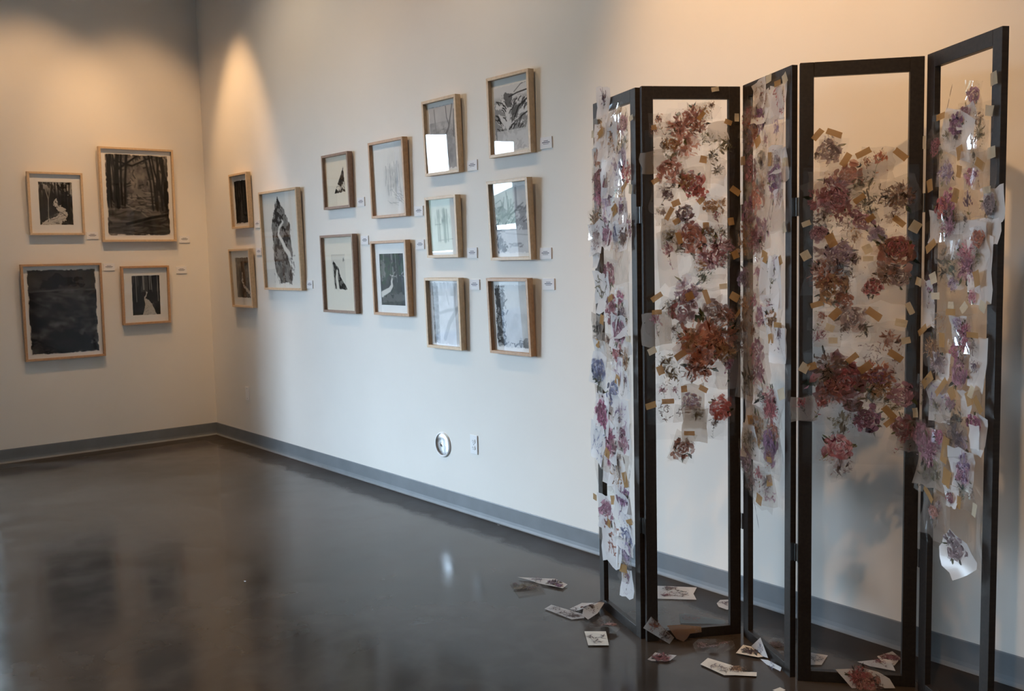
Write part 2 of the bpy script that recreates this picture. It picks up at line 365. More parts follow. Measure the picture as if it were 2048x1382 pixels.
def art_LD(s):
    s.t = 0.05 + 0.10 * s.noise(6, 6); s.blend((s.Y < 0.42) * (s.noise(14, 2, 2) > 0.62), 0.30, 0.8); s.trunks(8, 0.02, 0.98, 0, 0.5, 0.03, 0.03)
    for x in (0.16, 0.41, 0.44, 0.64, 0.70, 0.93): s.line([(x - 0.01, 0), (x, 0.36 + 0.3 * (x < .2 or x > .9))], 0.010, 0.72, 0.85)
    s.poly([(0.5, 0.40), (0.56, 0.42), (0.53, 0.50), (0.47, 0.57), (0.58, 0.62), (0.70, 0.72), (0.86, 1), (0.36, 1), (0.46, 0.74), (0.42, 0.60), (0.43, 0.54), (0.5, 0.48)], 0.78, 1, 0.02)
    s.dabs(26, (0.38, 0.68, 0.86, 1), 0.08, 0.008, (0.45, 0.7), 0.5); s.edge(0.015); return s.rgb(g=2.1)
def art_R1(s):
    s.t = 0.10 + 0.24 * s.noise(5, 4) * s.noise(8, 5); s.trunks(9, 0, 1, 0, 0.9, 0.03, 0.05); s.dabs(40, (0, 0, 1, 1), 0.15, 0.012, (0.03, 0.3), 0.6, ang=1.3)
    s.poly([(0.42, 0.5), (0.52, 0.5), (0.62, 1), (0.35, 1)], 0.34, 0.5, 0.1); s.edge(0.03); return s.rgb(g=2.1, mid=(0.30, 0.22, 0.14))
def art_R2(s):
    s.t = 0.14 + 0.30 * s.noise(5, 6) * s.noise(9, 7); s.trunks(12, 0, 1, 0, 0.5, 0.02, 0.5, 0.6); s.trunks(7, 0, 1, 0, 0.55, 0.03, 0.04)
    s.poly([(0.45, 0.36), (0.52, 0.40), (0.50, 0.52), (0.55, 0.66), (0.80, 0.78), (1, 0.86), (1, 0.98), (0.72, 0.84), (0.46, 0.70), (0.36, 0.58), (0.42, 0.48)], 0.85, 1, 0.04)
    s.poly([(0.75, 0.2), (1, 0.12), (1, 0.6), (0.8, 0.55)], 0.55, 0.55, 0.12); s.dabs(40, (0, 0.5, 1, 1), 0.1, 0.012, (0.03, 0.3)); s.edge(0.02); return s.rgb(g=2.0, mid=(0.34, 0.26, 0.18))
def art_R3(s):
    X0, Y0, W, H = 355., 385., 305., 690.
    q = lambda *z: [((a - X0) / W, (b - Y0) / H) for a, b in z]
    s.t[:] = 0.97 - 0.05 * s.noise(3, 4)
    m = s.poly(q((485, 408), (520, 480), (545, 545), (580, 615), (578, 700), (585, 800), (595, 900), (572, 1050), (480, 1040), (442, 965), (432, 880), (430, 720), (420, 625), (450, 520)), 0.12, 1, 0.03)
    n = s.noise(12, 20); s.blend(m * (n > 0.56), 0.55, 0.75); s.blend(m * (s.noise(6, 9) > 0.55) * (s.Y > 0.5), 0.38, 0.6)
    s.dabs(120, (0.22, 0.08, 0.78, 0.95), 0.035, 0.006, (0.03, 0.5), 0.8, ang=1.4)
    s.poly([(0, 0), (0.43, 0.0), (0.22, 0.34), (0.22, 0.98), (0, 1)], 0.96, 1, 0.03); s.poly([(0.43, 0), (1, 0), (1, 1), (0.79, 1), (0.76, 0.35)], 0.96, 1, 0.03)
    s.line(q((515, 585), (525, 600), (490, 640), (480, 690), (510, 740), (530, 790), (560, 830), (575, 900)), 0.010, 0.92, 1, 0.02, 0.045)
    s.poly(q((575, 860), (640, 880), (650, 1060), (572, 1060)), 0.96, 1, 0.05); s.poly(q((400, 1035), (580, 1052), (660, 1075), (380, 1075)), 0.96, 1, 0.03)
    s.dabs(24, (0.68, 0.66, 0.80, 0.86), 0.03, 0.006, (0.2, 0.5)); return s.rgb(paper=(0.80, 0.79, 0.73))
def art_R4(s):
    s.t[:] = 1.0; X0, Y0, W, H = 826., 118., 174., 370.
    q = lambda *z: [((a - X0) / W, (b - Y0) / H) for a, b in z]
    m = s.poly(q((955, 205), (962, 385), (884, 392)), 0.08, 1, 0.012); s.blend(m * (s.noise(20, 30) > 0.62), 0.3, 0.8); 
    t = s.t.copy(); s.dabs(16, (0.42, 0.58, 0.78, 0.74), 0.04, 0.018, 0.95, 1); s.t = np.where(m, s.t, 1.0); return s.rgb(paper=(0.80, 0.72, 0.58))
def art_R5(s):
    s.t[:] = 1.0; X0, Y0, W, H = 815., 710., 232., 540.
    q = lambda *z: [((a - X0) / W, (b - Y0) / H) for a, b in z]
    s.poly(q((870, 840), (972, 840), (975, 1095), (885, 1095)), 0.93, 1); s.line(q((870, 840), (972, 840)), 0.004, 0.75); s.line(q((870, 840), (885, 1095)), 0.004, 0.75)
    m = s.poly(q((880, 885), (915, 925), (940, 1010), (985, 1095), (888, 1095)), 0.13, 1, 0.02); s.blend(m * (s.noise(20, 30) > 0.55), 0.5, 0.7)
    s.line(q((910, 960), (905, 1010), (912, 1095)), 0.028, 0.95, 1, 0.02, 0.045); s.dabs(5, (0.6, 0.28, 0.66, 0.33), 0.03, 0.008, 0.4); return s.rgb(paper=(0.82, 0.76, 0.64))
def art_R6(s):
    s.t[:] = 0.98; m = np.exp(-(((s.X - 0.62) / 0.2) ** 2 + ((s.Y - 0.52) / 0.24) ** 2)); s.blend(m * s.noise(10, 6), 0.42, 0.9)
    for k in range(14): x = s.rg.uniform(0.4, 0.8); s.line([(x, s.rg.uniform(0.25, 0.4)), (x + s.rg.uniform(-.06, .06), s.rg.uniform(0.55, 0.75))], 0.006, 0.5, 0.6)
    s.dabs(20, (0.4, 0.66, 0.85, 0.84), 0.14, 0.005, 0.55, 0.6, ang=0.3); return s.rgb(paper=(0.82, 0.78, 0.72))
def art_R7(s):
    s.t = 0.10 + 0.22 * s.noise(6, 7) * s.noise(10, 8); s.trunks(10, 0.0, 1, 0, 0.5, 0.022, 0.03); s.trunks(5, 0.05, 0.95, 0, 0.55, 0.014, 0.6, 0.7)
    s.poly([(0, 0.1), (0.18, 0.12), (0.22, 0.45), (0, 0.5)], 0.55, 0.6, 0.15)
    s.line([(0.4, 0.41), (0.52, 0.44), (0.46, 0.54), (0.47, 0.62), (0.36, 0.70), (0.14, 0.76), (0.02, 0.80)], 0.014, 0.88, 1, 0.02, 0.075); s.dabs(40, (0.3, 0.1, 1, 0.5), 0.1, 0.014, (0.03, 0.25)); s.dabs(8, (0.5, 0.38, 1, 0.44), 0.06, 0.008, 0.8)
    s.poly([(0.02, 0.84), (0.5, 0.78), (1, 0.76), (1, 0.9), (0.4, 0.94), (0.05, 0.93)], 0.36, 0.8, 0.06); s.poly([(0.4, 0.80), (0.55, 0.80), (0.48, 0.88)], 0.03, 1)
    c = s.rgb(g=2.0, ink=(0.010, 0.014, 0.012)); g = (s.noise(5, 5) > 0.5) * (s.t < 0.35) * (s.Y < 0.6); c[..., 1] += 0.02 * g; return c
def art_R8(s):
    s.t = 0.80 - 0.10 * s.noise(3, 4); s.blend(np.clip((s.Y - 0.38) * 3, 0, 1) * (s.X < 0.98), 0.45, 0.6); s.blend(s.noise(6, 8) * (s.Y > 0.25), 0.32, 0.6)
    s.line([(0.42, 0.62), (0.7, 0.36), (0.86, 0.0)], 0.035, 0.22, 0.85, 0.03, 0.015); s.line([(0.62, 0.02), (0.64, 0.2), (0.72, 0.34)], 0.014, 0.3); s.line([(0.24, 0.45), (0.2, 0.05)], 0.018, 0.45); s.line([(0.9, 0.1), (0.86, 0.5)], 0.016, 0.3)
    s.dabs(40, (0.1, 0.3, 1, 0.55), 0.12, 0.006, (0.25, 0.5), 0.6); s.poly([(0.08, 0.5), (0.2, 0.45), (0.34, 0.7), (0.28, 0.92), (0.12, 0.95)], 0.30, 0.7, 0.1); s.edge(0.03); return s.rgb(g=1.1, paper=(0.80, 0.75, 0.71))
def art_R9(s):
    s.t[:] = 0.97; 
    for x, w_ in ((0.52, 0.045), (0.34, 0.02), (0.62, 0.02), (0.28, 0.015)): s.line([(x, 0.2), (x + 0.02, 0.75)], w_, 0.55, 0.75, 0.04)
    s.blend(np.exp(-(((s.X - 0.45) / 0.25) ** 2 + ((s.Y - 0.35) / 0.14) ** 2)) * s.noise(14, 6), 0.4, 0.9); s.line([(0.2, 0.45), (0.4, 0.45)], 0.008, 0.5, 0.7); s.line([(0.3, 0.74), (0.8, 0.72)], 0.008, 0.6, 0.6); return s.rgb(paper=(0.82, 0.79, 0.73))
def art_R10(s):
    s.t = 0.86 - 0.12 * s.noise(4, 5); s.blend((s.Y < 0.22) * s.noise(10, 4), 0.45, 0.7)
    s.line([(0.18, 0.12), (0.2, 0.5), (0.16, 0.92)], 0.09, 0.42, 0.85, 0.05, 0.05); s.blend((np.abs(s.X - 0.18) < 0.1) * s.noise(8, 20), 0.2, 0.7)
    s.line([(0.3, 0.5), (0.6, 0.45), (0.95, 0.42)], 0.03, 0.5, 0.7, 0.03); s.line([(0.9, 0.42), (0.62, 0.65), (0.45, 0.9)], 0.05, 0.5, 0.7, 0.03); s.line([(0.84, 0.1), (0.8, 0.45)], 0.03, 0.55, 0.7, 0.03); s.line([(0.55, 0.15), (0.62, 0.35)], 0.02, 0.6, 0.7)
    s.edge(0.03); return s.rgb(g=1.3, paper=(0.82, 0.80, 0.78))
def art_R11(s):
    s.t[:] = 0.9; s.blend(np.clip((s.Y - 0.14) * 8, 0, 1) * (s.noise(7, 9) > 0.55), 0.36, 0.8)
    s.poly([(0.25, 0.16), (0.4, 0.12), (0.56, 0.18), (0.5, 0.32), (0.4, 0.35), (0.28, 0.22)], 0.16, 0.85, 0.08); s.poly([(0.5, 0.35), (0.75, 0.28), (0.8, 0.4), (0.6, 0.55), (0.5, 0.6)], 0.2, 0.8, 0.06)
    s.line([(0.3, 0.22), (0.2, 0.27), (0.34, 0.34), (0.42, 0.42), (0.38, 0.62)], 0.02, 0.92, 1, 0.02, 0.06)
    for k in range(46):
        x, y = s.rg.uniform(0.02, 0.98), s.rg.uniform(0.2, 0.68)
        if abs(x - 0.4) < 0.08: continue
        d = 1 if x < 0.4 else -1; s.line([(x, y), (x + 0.05 * d, y + 0.015), (x + 0.09 * d, y + 0.06)], s.rg.uniform(.006, .016), s.rg.uniform(0.03, 0.12), 0.95)
    s.line([(0.45, 0.18), (0.7, 0.14), (0.98, 0.12)], 0.012, 0.05); s.line([(0.6, 0.12), (0.8, 0.02), (0.95, 0.0)], 0.007, 0.15); s.line([(0.98, 0.25), (0.72, 0.35), (0.6, 0.5)], 0.016, 0.05); s.line([(0.98, 0.45), (0.8, 0.5), (0.7, 0.65)], 0.014, 0.06)
    s.poly([(0, 0.68), (0.05, 0.66), (0.08, 1), (0, 1)], 0.35, 0.8, 0.08); s.dabs(10, (0.02, 0.7, 0.98, 0.95), 0.04, 0.012, (0.05, 0.2)); s.blend((s.Y > 0.68) * (s.X > 0.06) * 1.0, 0.86, 0.75); s.edge(0.02); return s.rgb(g=1.25, paper=(0.80, 0.77, 0.74))
def art_R12(s):
    s.t = 0.86 - 0.1 * s.noise(3, 4); s.blend((s.Y > 0.3) * (s.Y < 0.66) * (s.noise(6, 10) > 0.5), 0.38, 0.75)
    for k in range(8): x = s.rg.uniform(0.2, 0.7); s.line([(x, s.rg.uniform(0.08, 0.25)), (x + s.rg.uniform(-.1, .1), 0.48)], 0.011, 0.32, 0.8)
    s.line([(0.66, 0.05), (0.66, 0.32)], 0.03, 0.4, 0.8); s.line([(0.05, 0.25), (0.2, 0.2), (0.34, 0.4)], 0.008, 0.35); s.dabs(40, (0.05, 0.3, 0.98, 0.66), 0.16, 0.016, (0.15, 0.45), 0.7, ang=-0.5)
    s.poly([(0.03, 0.55), (0.12, 0.5), (0.16, 0.7), (0.34, 0.97), (0.05, 0.98)], 0.10, 0.85, 0.08); s.dabs(16, (0.1, 0.62, 0.3, 0.97), 0.08, 0.012, (0.5, 0.9), 0.7); s.line([(0.3, 0.7), (0.98, 0.74)], 0.01, 0.5, 0.7); s.dabs(8, (0.35, 0.85, 0.98, 0.92), 0.12, 0.02, 0.35, 0.7, ang=-0.2); s.edge(0.03); return s.rgb(g=1.2, paper=(0.82, 0.81, 0.80), ink=(0.03, 0.03, 0.04))
def art_R13(s):
    s.t = 0.84 - 0.08 * s.noise(3, 4); m = s.poly([(0.02, 0.02), (0.3, 0.02), (0.32, 0.2), (0.26, 0.5), (0.30, 0.96), (0.03, 0.97)], 0.08, 0.95, 0.06); s.blend(m * (s.noise(10, 20) > 0.58), 0.6, 0.7)
    s.dabs(40, (0.02, 0.02, 0.34, 0.95), 0.09, 0.010, (0.02, 0.12), 0.9, ang=-1.0)
    s.poly([(0.4, 0.95), (0.62, 0.9), (1, 0.82), (1, 1), (0.7, 0.97)], 0.10, 0.9, 0.08); s.blend((s.Y > 0.45) * (s.X > 0.3) * s.noise(5, 5), 0.60, 0.5); s.dabs(14, (0.65, 0.82, 1, 0.97), 0.06, 0.008, (0.4, 0.9)); s.edge(0.025); return s.rgb(g=1.2, paper=(0.82, 0.81, 0.78))

# ---------------------------------------------------------------- framed pictures
FD, FWD = 0.040, 0.017
def picture(spec):
    code, wallc, a0, a1, z0, z1, tilt, wood, fn, pr, matted, pap, label, group = spec
    wd, ht = a1 - a0, z1 - z0
    root = empty('framed_picture', (a0, 0, z0) if wallc == 'R' else (0, a0, z0))
    t = math.atan2(max(0.004, tilt), ht)
    # local: x along the wall, y out of the wall is negative, z up; hung from a wire, so the top leans out
    root.rotation_euler = (t, 0, 0) if wallc == 'R' else Matrix.Rotation(math.pi / 2, 3, 'Z').__matmul__(Matrix.Rotation(t, 3, 'X')).to_euler()
    tag(root, label, 'picture', group)
    f = FWD; y0, y1 = -FD, -0.0005
    for nm, pts in (('frame_side', [(0, 0), (f, f), (f, ht - f), (0, ht)]), ('frame_side', [(wd, 0), (wd, ht), (wd - f, ht - f), (wd - f, f)]),
                    ('frame_rail', [(0, 0), (wd, 0), (wd - f, f), (f, f)]), ('frame_rail', [(0, ht), (f, ht - f), (wd - f, ht - f), (wd, ht)])):
        MB().prism(pts, y0, y1).build(nm, wood, root, bevel=0.0012)
    b = 0.0005
    MB().box(f + b, wd - f - b, -0.016, -0.012, f + b, ht - f - b).build('backing_paper', pap, root)
    iw, ih = wd - 2 * f, ht - 2 * f
    px0, py0, px1, py1 = f + pr[0] * iw, f + (1 - pr[3]) * ih, f + pr[2] * iw, f + (1 - pr[1]) * ih
    art = Art(px1 - px0, py1 - py0, hash_seed(code), res=84 if (px1 - px0) < 0.25 else 110)
    rgb = fn(art); H, W = art.H, art.W
    me = bpy.data.meshes.new('ink_drawing')
    xs = np.linspace(px0, px1, W); zs = np.linspace(py1, py0, H)
    V = np.stack([np.tile(xs, H), np.full(W * H, -0.0175), np.repeat(zs, W)], 1)
    i = np.arange(W * H).reshape(H, W)
    F = np.stack([i[:-1, :-1].ravel(), i[1:, :-1].ravel(), i[1:, 1:].ravel(), i[:-1, 1:].ravel()], 1)
    me.from_pydata(V.tolist(), [], F.tolist())
    ca = me.color_attributes.new('paint', 'FLOAT_COLOR', 'POINT')
    ca.data.foreach_set('color', np.concatenate([np.clip(rgb, 0.005, 0.95).reshape(-1, 3), np.ones((W * H, 1))], 1).astype(np.float32).ravel())
    me.update(); link('ink_drawing', me, root, ART)
    if matted:
        m = MB()
        for pts in ([(f, f), (wd - f, f), (px1, py0), (px0, py0)], [(wd - f, f), (wd - f, ht - f), (px1, py1), (px1, py0)], [(wd - f, ht - f), (f, ht - f), (px0, py1), (px1, py1)], [(f, ht - f), (f, f), (px0, py0), (px0, py1)]):
            m.prism(pts, -0.0205, -0.0185)
        m.build('mat_board', pap, root)
    MB().box(f, wd - f, -0.0355, -0.0335, f, ht - f).build('glass', GLASS, root)
    return root
def hash_seed(s): return sum(ord(c) * (k + 3) * 17 for k, c in enumerate(s))
def sub(fr, pr):   # print rectangle inside the glazed window, from zoomed picture coordinates
    x0, y0, x1, y1 = fr; return ((pr[0] - x0) / (x1 - x0), (pr[1] - y0) / (y1 - y0), (pr[2] - x0) / (x1 - x0), (pr[3] - y0) / (y1 - y0))
FULL = (0, 0, 1, 1)
GL, GR = 'ink landscapes on the end wall', 'ink landscapes on the long wall'
PICS = [
 ('LA', 'L', -1.470, -1.051, 1.810, 2.313, 0.022, MAPLE, art_LA, (0.17, 0.13, 0.83, 0.86), True, WHITEPAPER, 'small maple-framed ink picture of a pale winding path, top left of the end wall', GL),
 ('LB', 'L', -0.913, -0.292, 1.751, 2.538, 0.022, MAPLE, art_LB, (0.06, 0.05, 0.95, 0.95), False, WHITEPAPER, 'large maple-framed picture of a shaded track through a dark wood', GL),
 ('LC', 'L', -1.563, -0.945, 0.799, 1.578, 0.026, CHERRY, art_LC, (0.05, 0.04, 0.95, 0.96), False, WHITEPAPER, 'large framed picture almost wholly black, low on the end wall', GL),
 ('LD', 'L', -0.787, -0.381, 1.046, 1.545, 0.022, CHERRY, art_LD, (0.19, 0.14, 0.83, 0.87), True, WHITEPAPER, 'small framed picture of a white wavy path in black woods, beside the almost black one', GL),
 ('R1', 'R', 0.630, 0.980, 1.836, 2.287, 0.010, MAPLE, art_R1, (0.12, 0.09, 0.92, 0.94), False, PAPER, 'small maple-framed dark brown forest picture nearest the corner, upper of two', GR),
 ('R2', 'R', 0.562, 0.974, 1.179, 1.668, 0.014, MAPLE, art_R2, (0.17, 0.12, 0.86, 0.86), True, PAPER, 'maple-framed dark forest with a pale stream nearest the corner, lower of two', GR),
 ('R3', 'R', 1.204, 1.849, 1.333, 2.104, 0.016, MAPLE, art_R3, FULL, False, PAPER, 'big maple-framed picture of a tall pointed dark peak with a white stream', GR),
 ('R4', 'R', 2.236, 2.606, 1.914, 2.294, 0.006, WALNUT, art_R4, FULL, False, PAPER, 'walnut-framed small black triangle on cream paper, upper brown frame', GR),
 ('R5', 'R', 2.170, 2.634, 1.182, 1.733, 0.007, WALNUT, art_R5, FULL, False, PAPER, 'tall walnut-framed cream sheet with a narrow dark slope drawing, lower brown frame', GR),
 ('R6', 'R', 2.885, 3.303, 1.823, 2.317, 0.011, CHERRY, art_R6, FULL, False, PAPER, 'maple-framed faint grey drawing washed out by window glare', GR),
 ('R7', 'R', 2.871, 3.299, 1.185, 1.674, 0.011, CHERRY, art_R7, (0.15, 0.15, 0.88, 0.89), True, WHITEPAPER, 'maple-framed dark green forest with white path on a wide white mat', GR),
 ('R8', 'R', 3.529, 3.877, 2.051, 2.498, 0.014, MAPLE, art_R8, (0.08, 0.06, 0.98, 0.97), False, PAPER, 'maple-framed mauve grey trees drawing, top of the column of three left of the last', GR),
 ('R9', 'R', 3.523, 3.847, 1.555, 1.923, 0.010, MAPLE, art_R9, FULL, False, PAPER, 'smallest maple-framed pale tree drawing, middle of its column of three', GR),
 ('R10', 'R', 3.493, 3.856, 1.001, 1.433, 0.010, MAPLE, art_R10, (0.04, 0.02, 0.98, 0.98), False, WHITEPAPER, 'maple-framed pale grey forked branches, bottom of the column left of the last', GR),
 ('R11', 'R', 4.165, 4.527, 2.102, 2.539, 0.009, MAPLE, art_R11, (0.06, 0.10, 0.95, 0.97), False, PAPER, 'maple-framed bold ink landscape with curving path, highest picture nearest the folding screen', GR),
 ('R12', 'R', 4.157, 4.511, 1.533, 1.974, 0.020, MAPLE, art_R12, (0.05, 0.04, 0.97, 0.95), False, WHITEPAPER, 'maple-framed grey wash of rocks and branches, middle picture nearest the folding screen', GR),
 ('R13', 'R', 4.130, 4.494, 1.006, 1.434, 0.017, CHERRY, art_R13, (0.08, 0.05, 0.94, 0.95), False, WHITEPAPER, 'framed picture with black fir trees on its left, lowest nearest the folding screen', GR),
]
for s_ in PICS: picture(s_)

# ---------------------------------------------------------------- caption cards, outlets, cover plate
CARDS = [('L', 185, 471, 'small winding path picture on the end wall'), ('L', 369, 478.5, 'large shaded track picture'), ('L', 218, 534, 'almost black picture'), ('L', 363, 540, 'white wavy path picture'),
 ('R', 514.5, 448, 'upper forest picture nearest the corner'), ('R', 517.5, 503, 'lower forest picture nearest the corner'), ('R', 619.3, 569, 'pointed peak picture'), ('R', 721.8, 403.7, 'small black triangle picture'), ('R', 729.5, 480.6, 'tall walnut-framed picture'),
 ('R', 837.5, 422, 'faint drawing in window glare'), ('R', 840, 489, 'dark green forest picture'), ('R', 944.3, 330.7, 'mauve grey trees picture'), ('R', 944.3, 505.7, 'smallest pale tree drawing'), ('R', 949, 569.3, 'forked branches picture'),
 ('R', 1092, 285.5, 'highest picture nearest the screen'), ('R', 1091, 506.8, 'rocks and branches picture'), ('R', 1097, 568.2, 'black fir trees picture')]
for k, (wc, px, py, of) in enumerate(CARDS):
    P = wallr_pt(px, py, 0.005) if wc == 'R' else walll_pt(px, py, 0.005)
    o = empty('caption_card', (P[0], 0, P[2]) if wc == 'R' else (0, P[1], P[2]))
    if wc == 'L': o.rotation_euler = (0, 0, math.pi / 2)
    tag(o, 'small white caption card beside the ' + of, 'caption', 'caption cards beside the pictures')
    MB().box(-0.046, 0.046, -0.006, 0, -0.030, 0.030).build('card', CARD, o)
    for j, (l, zz, hh) in enumerate(((0.018, 0.010, 0.0016), (0.030, 0.002, 0.0022), (0.022, -0.006, 0.0012))):
        MB().box(-l, l, -0.0063, -0.006, zz - hh, zz + hh).build('text_line', INK, o)

def plate(px, py, label, kind):
    P = wallr_pt(px, py, 0.004); o = empty('wall_outlet' if kind == 'outlet' else 'wall_plate', (P[0], 0, P[2])); tag(o, label, 'outlet' if kind == 'outlet' else 'wall plate')
    MB().box(-0.035, 0.035, -0.007, 0, -0.0575, 0.0575).build('cover_plate', PLASTIC, o, bevel=0.002)
    if kind == 'outlet':
        for s in (-1, 1):
            zc = s * 0.0195; n = 20
            pts = [(0.0165 * math.cos(2 * math.pi * k / n), zc + max(-0.0125, min(0.0125, 0.0165 * math.sin(2 * math.pi * k / n)))) for k in range(n)]
            r = MB().prism(pts, -0.0095, -0.007).build('socket', PLASTIC, o)
            MB().box(-0.008, -0.0055, -0.0100, -0.0095, zc - 0.002, zc + 0.007).build('slot', SLOT, r)
            MB().box(0.0055, 0.008, -0.0100, -0.0095, zc - 0.002, zc + 0.006).build('slot', SLOT, r)
            MB().prism([(0.0028 * math.cos(k * 0.7854), zc - 0.008 + 0.0028 * math.sin(k * 0.7854)) for k in range(8)], -0.0100, -0.0095).build('ground_hole', SLOT, r)
        MB().prism([(0.003 * math.cos(k * 0.7854), 0.003 * math.sin(k * 0.7854)) for k in range(8)], -0.0080, -0.007).build('screw', STEEL, o)
    else:
        for zc in (0.042, -0.042): MB().prism([(0.003 * math.cos(k * 0.7854), zc + 0.003 * math.sin(k * 0.7854)) for k in range(8)], -0.0080, -0.007).build('screw', STEEL, o)
plate(948, 889, 'white duplex electrical outlet low on the wall beside the round chrome cover', 'outlet')
plate(495, 787, 'blank white wall plate low on the wall near the corner', 'blank')
P = wallr_pt(885, 889, 0.006); o = empty('cleanout_cover', (P[0], 0, P[2])); tag(o, 'round shiny chrome pipe cover low on the wall beside the outlet', 'cover plate')
def dome(R, prof, n=48):
    mb = MB()
    for r, y in prof: mb.v += [(r * R * math.cos(2 * math.pi * k / n), y, r * R * math.sin(2 * math.pi * k / n)) for k in range(n)]
    m = len(prof)
    for j in range(m - 1): mb.f += [(j * n + k, j * n + (k + 1) % n, (j + 1) * n + (k + 1) % n, (j + 1) * n + k) for k in range(n)]
    mb.f.append(tuple(reversed(range((m - 1) * n, m * n)))) ; return mb
for nm, prof, mt in (('rim', [(1.0, 0), (1.0, -0.008), (0.97, -0.011), (0.88, -0.011), (0.86, -0.008)], PLASTIC), ('disc', [(0.87, -0.008), (0.80, -0.0095), (0.5, -0.0115), (0.25, -0.0122), (0.06, -0.0125)], CHROME)):
    d = dome(0.078, prof).build(nm, mt, o)
    for p_ in d.data.polygons: p_.use_smooth = True
MB().prism([(0.005 * math.cos(k * 0.5236), 0.005 * math.sin(k * 0.5236)) for k in range(12)], -0.0145, -0.0120).build('screw', STEEL, o)

# ---------------------------------------------------------------- folding screen
HS, TH, MW, BR = 2.186, 0.022, 0.046, 0.040
PAN = [((5.492, -0.516), (5.876, -0.663)), ((5.912, -0.666), (6.111, -0.323)), ((6.130, -0.333), (6.485, -0.526)), ((6.520, -0.529), (6.827, -0.270)), ((6.842, -0.283), (7.182, -0.499))]
ORG = np.array([6.35, -0.46, 0.0])
screen = empty('folding_screen', tuple(ORG))
tag(screen, 'tall dark wooden five-panel folding screen covered in taped painted flower cut-outs', 'folding screen')
class Panel:
    def __init__(s, a, b):
        a, b = np.array([*a, 0.0]), np.array([*b, 0.0]); s.w = np.linalg.norm(b - a); s.d = (b - a) / s.w; s.o = a
        s.n = np.array([s.d[1], -s.d[0], 0.0]); s.k = 0
    def mat(s, u, v, off, rz=0.0, rx=0.0, ry=0.0):
        m = Matrix.Identity(4)
        for i in range(3): m[i][0], m[i][1], m[i][2], m[i][3] = s.d[i], (0, 0, 1)[i], s.n[i], (s.o + s.d * u + s.n * off - ORG)[i] + (v if i == 2 else 0)
        return m @ Matrix.Rotation(rz, 4, 'Z') @ Matrix.Rotation(ry, 4, 'Y') @ Matrix.Rotation(rx, 4, 'X')
    def uv(s, px, py, off=0.006):
        p = on_plane(px, py, s.o + s.n * off, s.n); return float(np.dot(p - s.o, s.d)), float(p[2])
    def layer(s): s.k += 1; return 0.0022 + 0.00028 * s.k
PANELS = [Panel(a, b) for a, b in PAN]
for P in PANELS:
    for nm, bx in (('stile', (0, MW, 0, HS)), ('stile', (P.w - MW, P.w, 0, HS)), ('rail', (MW, P.w - MW, HS - MW - 0.002, HS)), ('rail', (MW, P.w - MW, 0, BR))):
        o = MB().box(bx[0], bx[1], bx[2], bx[3], -TH, 0).build(nm, DARKWOOD, screen, bevel=0.0015); o.matrix_basis = P.mat(0, 0, 0)
for (pi, hz) in ((0, (1.70, 0.47)), (1, (1.70, 0.47)), (2, (1.70, 0.47)), (3, (1.70, 0.47))):
    A, B = PANELS[pi], PANELS[pi + 1]
    for z in hz:
        # butt hinge: barrel in the gap and a leaf on each edge
        ea, eb = A.o + A.d * A.w, B.o; off = (-A.n * TH * 0.5 - B.n * TH * 0.5) * 0.5
        c = (ea + eb) / 2 + off
        hg = empty('hinge'); hg.parent = screen; hg.location = tuple(c - ORG + np.array([0, 0, z]))
        n = 10; mb = MB(); mb.v = [(0.0045 * math.cos(2 * math.pi * k / n), 0.0045 * math.sin(2 * math.pi * k / n), zz) for zz in (-0.032, 0.032) for k in range(n)]
        mb.f = [tuple(reversed(range(n))), tuple(range(n, 2 * n))] + [(k, (k + 1) % n, n + (k + 1) % n, n + k) for k in range(n)]
        mb.build('barrel', STEEL, hg)
        for Q, e, sg in ((A, ea, 1), (B, eb, -1)):
            l0 = e - Q.n * TH / 2 - c; m = Matrix.Identity(4)
            for i in range(3): m[i][0], m[i][1], m[i][2], m[i][3] = Q.n[i], Q.d[i] * sg, (0, 0, 1)[i], l0[i]
            lf = MB().box(-0.0095, 0.0095, 0.0002, 0.0022, -0.032, 0.032).build('hinge_leaf', STEEL, hg); lf.matrix_basis = m

